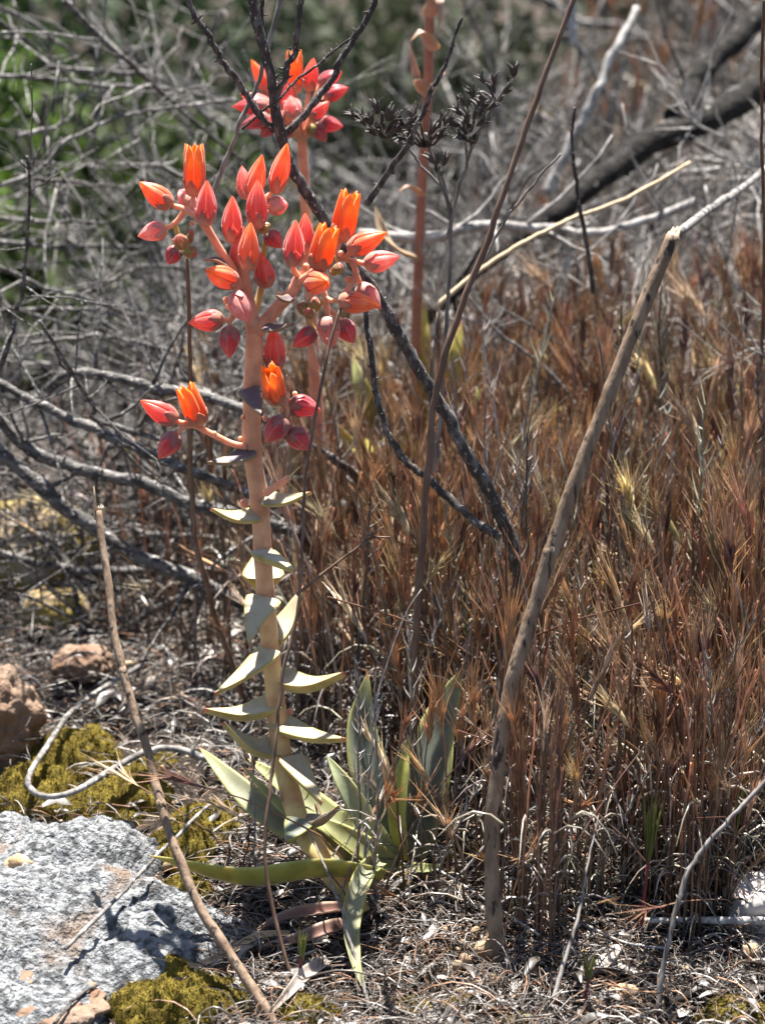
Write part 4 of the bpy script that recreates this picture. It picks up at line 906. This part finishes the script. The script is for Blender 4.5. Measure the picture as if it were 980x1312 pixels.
def chip(k):
    rg = np.random.default_rng(k+4000); m = 5; s_ = np.linspace(-1, 1, m); U, V = np.meshgrid(s_, [-1, 0, 1]); L_ = rg.uniform(.0025, .006); W_ = L_*rg.uniform(.2, .5)
    v = np.stack([U*L_, V*W_*(1-.6*U**2)+rg.normal(0, W_*.15, U.shape), .0012+L_*.25*np.sin(U*2+rg.uniform(0, 3))+W_*.5*V*V+rg.normal(0, W_*.12, U.shape)+U*L_*rg.uniform(-.3, .3)], -1).reshape(-1, 3)
    i, j = np.meshgrid(np.arange(2), np.arange(m-1), indexing='ij'); return v, np.stack([i*m+j, i*m+j+1, (i+1)*m+j+1, (i+1)*m+j], -1).reshape(-1, 4), np.zeros((0, 3), int), np.ones((len(v), 3))
CH = [chip(k) for k in range(24)]; n = 2500; pos = spots(n, lit_fn); pos[:, 2] += .002+RNG.random(n)**2*.006; u = RNG.random((n, 1))
ca = np.array([.035, .027, .022])*(1-u**3.4)+np.array([.42, .38, .34])*u**3.4; scatter(mb, CH, pos, RNG.uniform(0, 6.28, n), RNG.uniform(.5, 1.2, n), ca)
tag(mb.build('leaf_litter', M['litter'], origin=(0, 0, 0)), 'matted grey and brown dead fibres covering the ground', 'litter', kind='stuff')
n = 4500
def deb():
    while True:
        y = .0+RNG.random()**1.2*.75; x = RNG.uniform(-.36, .12)*(1+.6*y)
        ok, px, py = inview(x, y, 30)
        if ok and not (px < 280 and py > 1000) and not (px < 150 and 650 < py < 860 and RNG.random() > .45): return x, y
pos = spots(n, deb); pos[:, 2] += .003+RNG.random(n)**2*.02
u = RNG.random((n, 1)); ca = np.array([.06, .05, .042])*(1-u**2.4)+np.array([.46, .43, .40])*u**2.4
mb = MB(); scatter(mb, [(v_*np.array([1.25, 1.25, 1.6]), q_, t_, c_) for v_, q_, t_, c_ in FB], pos, RNG.uniform(0, 6.28, n), RNG.uniform(.5, 1.2, n), ca)
tag(mb.build('twig_litter', M['litter'], origin=(0, 0, 0)), 'broken grey twigs and chips strewn under the leaning branches', 'litter', kind='stuff')
# gravel crumbs
n = 2600
def grv():
    while True:
        y = -.16+RNG.random()**1.4*.6; x = RNG.uniform(-.3, .34)
        if inview(x, y, 20)[0]: return x, y
pos = spots(n, grv); pos[:, 2] += .002; v1, t1 = ico(1)
pa = [(v1*np.array([.0012, .001, .0009])*(1+RNG.uniform(-.25, .25, (len(v1), 1))), np.zeros((0, 4), int), t1, np.ones((len(v1), 3))) for _ in range(6)]
mb = MB(); scatter(mb, pa, pos, RNG.uniform(0, 6.28, n), RNG.uniform(.3, 1.3, n), np.array([.46, .36, .26])*RNG.uniform(.4, 1.3, (n, 1)))
tag(mb.build('gravel', M['litter'], origin=(0, 0, 0), smooth=False), 'fine tan gravel scattered through the litter', 'gravel', kind='stuff')

# green grass shoots
def shoot(px, py, hpx, num, label):
    p = G(px, py); h = wid(hpx, p)/math.cos(PITCH); o = thing('grass_shoot', p, label, 'grass shoot'); mb = MB()
    s = np.linspace(0, 1, 6); st = np.stack([.002*s, 0*s, h*.55*s], -1)+p; tube(mb, st, .0006, 5, col=(.22, .05, .06)); mb.build('stem', M['shoot'], o)
    for k in range(num):
        a = RNG.uniform(0, 6.28); op = RNG.uniform(.03, .2); L = h*RNG.uniform(.28, .5); q_ = st[-1]-[0, 0, .002]+np.outer(s*L, [math.sin(op)*math.cos(a), math.sin(op)*math.sin(a), math.cos(op)])
        b_ = MB(); strip(b_, q_, .0009, np.array([.20, .21, .055])*RNG.uniform(.7, 1.2)); b_.build('blade', M['shoot'], o)
shoot(818, 1215, 220, 8, 'green shoot with a reddish culm beside the knobbly tan stone')
shoot(928, 1170, 190, 4, 'green grass shoot in front of the peeling grey stalk')
shoot(745, 1300, 95, 4, 'small reddish green shoot near the tan flake of stone')
shoot(612, 1130, 80, 3, 'small green blade at the foot of the thick brown stick')
shoot(380, 1270, 90, 6, 'green and straw shoot at the base of the dark stalk before the withered leaves')
shoot(570, 1130, 60, 3, 'tiny green blade beside the rosette under the dry grass')
for px, py, lb in [(702, 1298, 'curled red brown fallen leaf in the litter'), (728, 1088, 'crumpled rust red fallen leaf under the dry grass')]:
    p = G(px, py, .004); a = wid(12, p); leafo = MB(); gg = np.linspace(-1, 1, 7); U, V = np.meshgrid(gg, gg); k = np.clip(1.2-np.abs(U), .05, 1)
    vv = np.stack([U*a, V*a*.6*k, a*.5*np.sin(V*2+U*2)+a*.3*U*V], -1)+p; i, j = np.meshgrid(np.arange(6), np.arange(6), indexing='ij')
    leafo.add(vv, np.stack([i*7+j, i*7+j+1, (i+1)*7+j+1, (i+1)*7+j], -1).reshape(-1, 4), None, (.30, .075, .03)); tag(leafo.build('fallen_leaf', M['leaf'], origin=p), lb, 'leaf')

# ------------------------------------------------------------------ grey brush behind
def brush(x, y, h, label, nb=7, seed=0, mat='greybark', spread=.8, tw=26, lean=(0, 0)):
    rg = np.random.default_rng(seed+33); b_ = np.array([x, y, float(H(x, y))-.01]); rt = thing('dead_brush', b_, label, 'shrub', 'grey leafless brush on the slope')
    tmb = MB()
    for k in range(nb):
        a = rg.uniform(0, 6.28); d = np.array([math.cos(a)*spread+lean[0], math.sin(a)*spread*.6+lean[1], rg.uniform(.35, 1.0)]); d /= np.linalg.norm(d); L = h*rg.uniform(.7, 1.2); m = 12
        s = np.linspace(0, 1, m); p = b_+np.outer(s*L, d)+np.cumsum(rg.normal(0, L*.018, (m, 3)), 0); r0 = h*rg.uniform(.008, .014); mb = MB()
        tube(mb, p, np.linspace(r0, r0*.3, m), 6, rough=.1); mb.build('branch', M[mat], rt)
        for _ in range(tw):
            i = rg.integers(2, m); dd = d*.5+rg.normal(0, .65, 3); dd /= np.linalg.norm(dd); l2 = L*rg.uniform(.12, .5)*(1.1-s[i]*.5); s3 = np.linspace(0, 1, 6)
            q_ = p[i]+np.outer(s3*l2, dd)+np.cumsum(rg.normal(0, l2*.03, (6, 3)), 0); r1 = r0*rg.uniform(.15, .4); tube(tmb, q_, np.linspace(r1, r1*.35, 6), 4, cap=False)
            if rg.random() < .7:
                d3 = dd+rg.normal(0, .6, 3); q3 = q_[3]+np.outer(s3*l2*.5, d3/np.linalg.norm(d3)); tube(tmb, q3, np.linspace(r1*.6, r1*.2, 6), 3, cap=False)
    tag(tmb.build('twig', M[mat], rt), kind='stuff')
pale = [([(0, 27), (45, 65), (82, 102)], .4), ([(-20, 96), (61, 102), (139, 116), (220, 122), (298, 130)], .36), ([(60, 85), (143, 96), (196, 106), (286, 163)], .38), ([(82, 0), (135, 53), (212, 110), (310, 204)], .32),
        ([(-20, 245), (53, 218), (98, 180), (171, 155), (302, 127)], .3), ([(20, 175), (82, 157), (106, 127), (147, 102)], .34), ([(20, 225), (90, 236), (163, 241)], .32), ([(-20, 282), (70, 283), (135, 286)], .3),
        ([(-20, 335), (50, 360), (102, 380), (170, 405)], .26), ([(233, 122), (261, 61), (294, 0)], .5), ([(0, 310), (90, 320), (180, 318), (260, 330)], .33), ([(-10, 400), (60, 392), (150, 396), (230, 425)], .27), ([(100, 380), (170, 350), (240, 345)], .3),
        ([(40, 440), (130, 432), (220, 440), (300, 470)], .24), ([(150, 210), (210, 215), (280, 262)], .34), ([(60, 120), (50, 180), (80, 260), (85, 330)], .4), ([(-10, 5), (60, 40), (150, 130), (210, 230)], .42), ([(170, 60), (200, 120), (260, 180), (330, 240)], .45)]
pb = thing('dead_brush', P(-40, 420, .3)*np.array([1, 1, 0])+np.array([0, 0, float(H(*P(-40, 420, .3)[:2]))]), 'pale leafless branches crossing each other beside the leftmost flowers', 'shrub')
for i, (pts, yy) in enumerate(pale):
    mb = MB(); p, r = bpiece(mb, pts, yy, yy+.04, random.uniform(5, 9), random.uniform(3, 5), 7, .12, .0009); mb.build('branch', M['greybark' if i % 3 else 'bark'], pb)
    tb = MB(); twigs(tb, p, r, 9, .06); tag(tb.build('twig', M['greybark'], pb), kind='stuff')
LBL = 'leafless grey brush tangled on the slope behind the flowers'; LBD = 'dark leafless brush crouching low behind the dry grass'
k = 300
for (x, y, h) in [(-.24, .22, .13), (-.18, .26, .15), (-.12, .22, .13), (-.06, .26, .15), (-.27, .32, .18), (-.16, .36, .20), (-.07, .36, .19), (-.10, .50, .25), (.0, .30, .16), (.04, .40, .2)]:
    brush(x, y, h, 'fine dark twiggy brush between the leaning grey branches and the green bushes', 6, k, 'leanbark' if k % 3 else 'greybark', 1.0, 26, ((-.4, 0), (.4, 0))[k % 2]); k += 1
k = 200
for (x, y, h, mt) in [(.06, .26, .10, 'greybark'), (.13, .24, .11, 'palebark'), (.19, .27, .12, 'greybark'), (.25, .24, .11, 'palebark'), (.31, .28, .12, 'greybark'), (.10, .36, .13, 'palebark'), (.22, .38, .14, 'palebark'), (.30, .40, .13, 'palebark'), (.16, .18, .08, 'greybark'), (.28, .18, .08, 'palebark'), (.16, .30, .14, 'palebark'), (.26, .32, .16, 'palebark'), (.34, .34, .16, 'palebark'), (.08, .30, .13, 'palebark'), (.36, .22, .11, 'palebark')]+[(RNG.uniform(.02, .42), RNG.uniform(.2, .6), RNG.uniform(.10, .2), 'palebark' if q_ % 2 else 'greybark') for q_ in range(16)]:
    brush(x, y, h, 'low silvery twiggy brush between the dry grass and the charred branch', 9, k, mt, 1.2, 36); k += 1
k = 0
for (x, y, h, mt, ln) in [(-.30, .75, .24, 'greybark', (.4, 0)), (-.10, .80, .28, 'greybark', (-.4, 0)), (-.42, 1.0, .34, 'greybark', (.5, 0)),
                          (.02, .62, .24, 'greybark', (0, 0)), (.12, .56, .18, 'greybark', (.2, 0)), (.22, .62, .22, 'greybark', (-.2, 0)), (.34, .60, .18, 'greybark', (0, 0)), (.10, .85, .30, 'greybark', (0, 0)),
                          (.34, .80, .26, 'greybark', (.2, 0)), (.02, 1.1, .36, 'greybark', (-.3, 0)), (.30, 1.15, .34, 'greybark', (0, 0)), (.5, 1.0, .3, 'greybark', (-.3, 0)),
                          (-.02, .34, .14, 'bark', (-.2, 0)), (.08, .33, .13, 'bark', (.2, 0)), (.20, .30, .12, 'bark', (0, 0)), (-.16, .30, .12, 'bark', (-.4, 0)), (-.26, .34, .14, 'bark', (.3, 0)), (.5, 1.5, .4, 'greybark', (0, 0)), (.15, 1.5, .45, 'greybark', (0, 0)), (.8, 1.6, .4, 'greybark', (0, 0))]:
    brush(x, y, h, LBL if mt == 'greybark' else LBD, 6, k, mt, .9, 16, ln); k += 1

# ------------------------------------------------------------------ far green bushes down the slope
def bush(x, y, rx, h, col, seed, label):
    rg = np.random.default_rng(seed); b_ = np.array([x, y, float(H(x, y))-.02]); rt = thing('green_bush', b_, label, 'bush'); mb = MB()
    cl = MB()
    for k in range(9):
        d = np.array([rg.normal(0, .6), rg.normal(0, .6), 1]); d /= np.linalg.norm(d); s = np.linspace(0, 1, 7); p = b_+np.outer(s*h*.85, d)+np.cumsum(rg.normal(0, h*.02, (7, 3)), 0); tube(mb, p, np.linspace(.02, .005, 7)*h, 5)
    mb.build('trunk', M['bark'], rt)
    n_ = 6000; cen = rg.normal(0, 1, (60, 3)); cen /= np.linalg.norm(cen, axis=1)[:, None]; cen *= rg.uniform(.3, 1, (60, 1))**.5; cen = cen*np.array([rx, rx*.8, h*.5])*.85+b_+[0, 0, h*.55]
    c = cen[rg.integers(0, 60, n_)]+rg.normal(0, 1, (n_, 3))*np.array([rx, rx, h*.5])*.14; c[:, 2] = np.maximum(c[:, 2], H(c[:, 0], c[:, 1])+.01)
    A = rg.normal(0, 1, (n_, 3)); A /= np.linalg.norm(A, axis=1)[:, None]; B = np.cross(A, rg.normal(0, 1, (n_, 3))); B /= np.linalg.norm(B, axis=1)[:, None]; s = rg.uniform(.010, .022, (n_, 1))
    V = np.stack([c-A*s, c+B*s*.45, c+A*s, c-B*s*.45], 1).reshape(-1, 3); cc = np.repeat(np.array(col)*.9*rg.uniform(.6, 1.4, (n_, 1)), 4, 0)
    cl.add(V, np.arange(n_*4).reshape(-1, 4), None, cc); tag(cl.build('crown', M['green'], rt, smooth=False), kind='stuff')
for k, (x, y, rx, h, c, lb) in enumerate([(-.40, 1.05, .14, .24, (.06, .085, .025), 'low green bush showing through the pale crossing twigs'), (-.16, 1.15, .13, .22, (.045, .06, .025), 'low dull olive bush behind the salmon stem'), (-.62, 1.75, .30, .55, (.075, .13, .02), 'bright green bush down the slope behind the bare crossing twigs'), (-.28, 1.9, .26, .48, (.05, .075, .02), 'blurred olive bush below the pale crossing twigs'),
        (-.95, 2.4, .5, .95, (.05, .10, .018), 'large green bush beyond the bright green one'), (-.35, 2.7, .5, .95, (.03, .05, .02), 'dark olive bush behind the leaning grey twigs'), (.12, 2.4, .4, .70, (.045, .055, .03), 'dull grey green bush far behind the dark seed heads'),
        (-1.5, 3.5, .8, 1.5, (.03, .055, .015), 'very dark bush at the bottom of the slope'), (-.6, 4.2, .9, 1.6, (.04, .065, .025), 'broad green bush in the farthest row'), (.5, 3.8, .8, 1.0, (.045, .055, .03), 'broad olive bush on the far slope')]):
    bush(x, y, rx, h, c, 70+k, lb)

for o in bpy.data.objects:
    if '_w' in o.keys(): del o['_w']
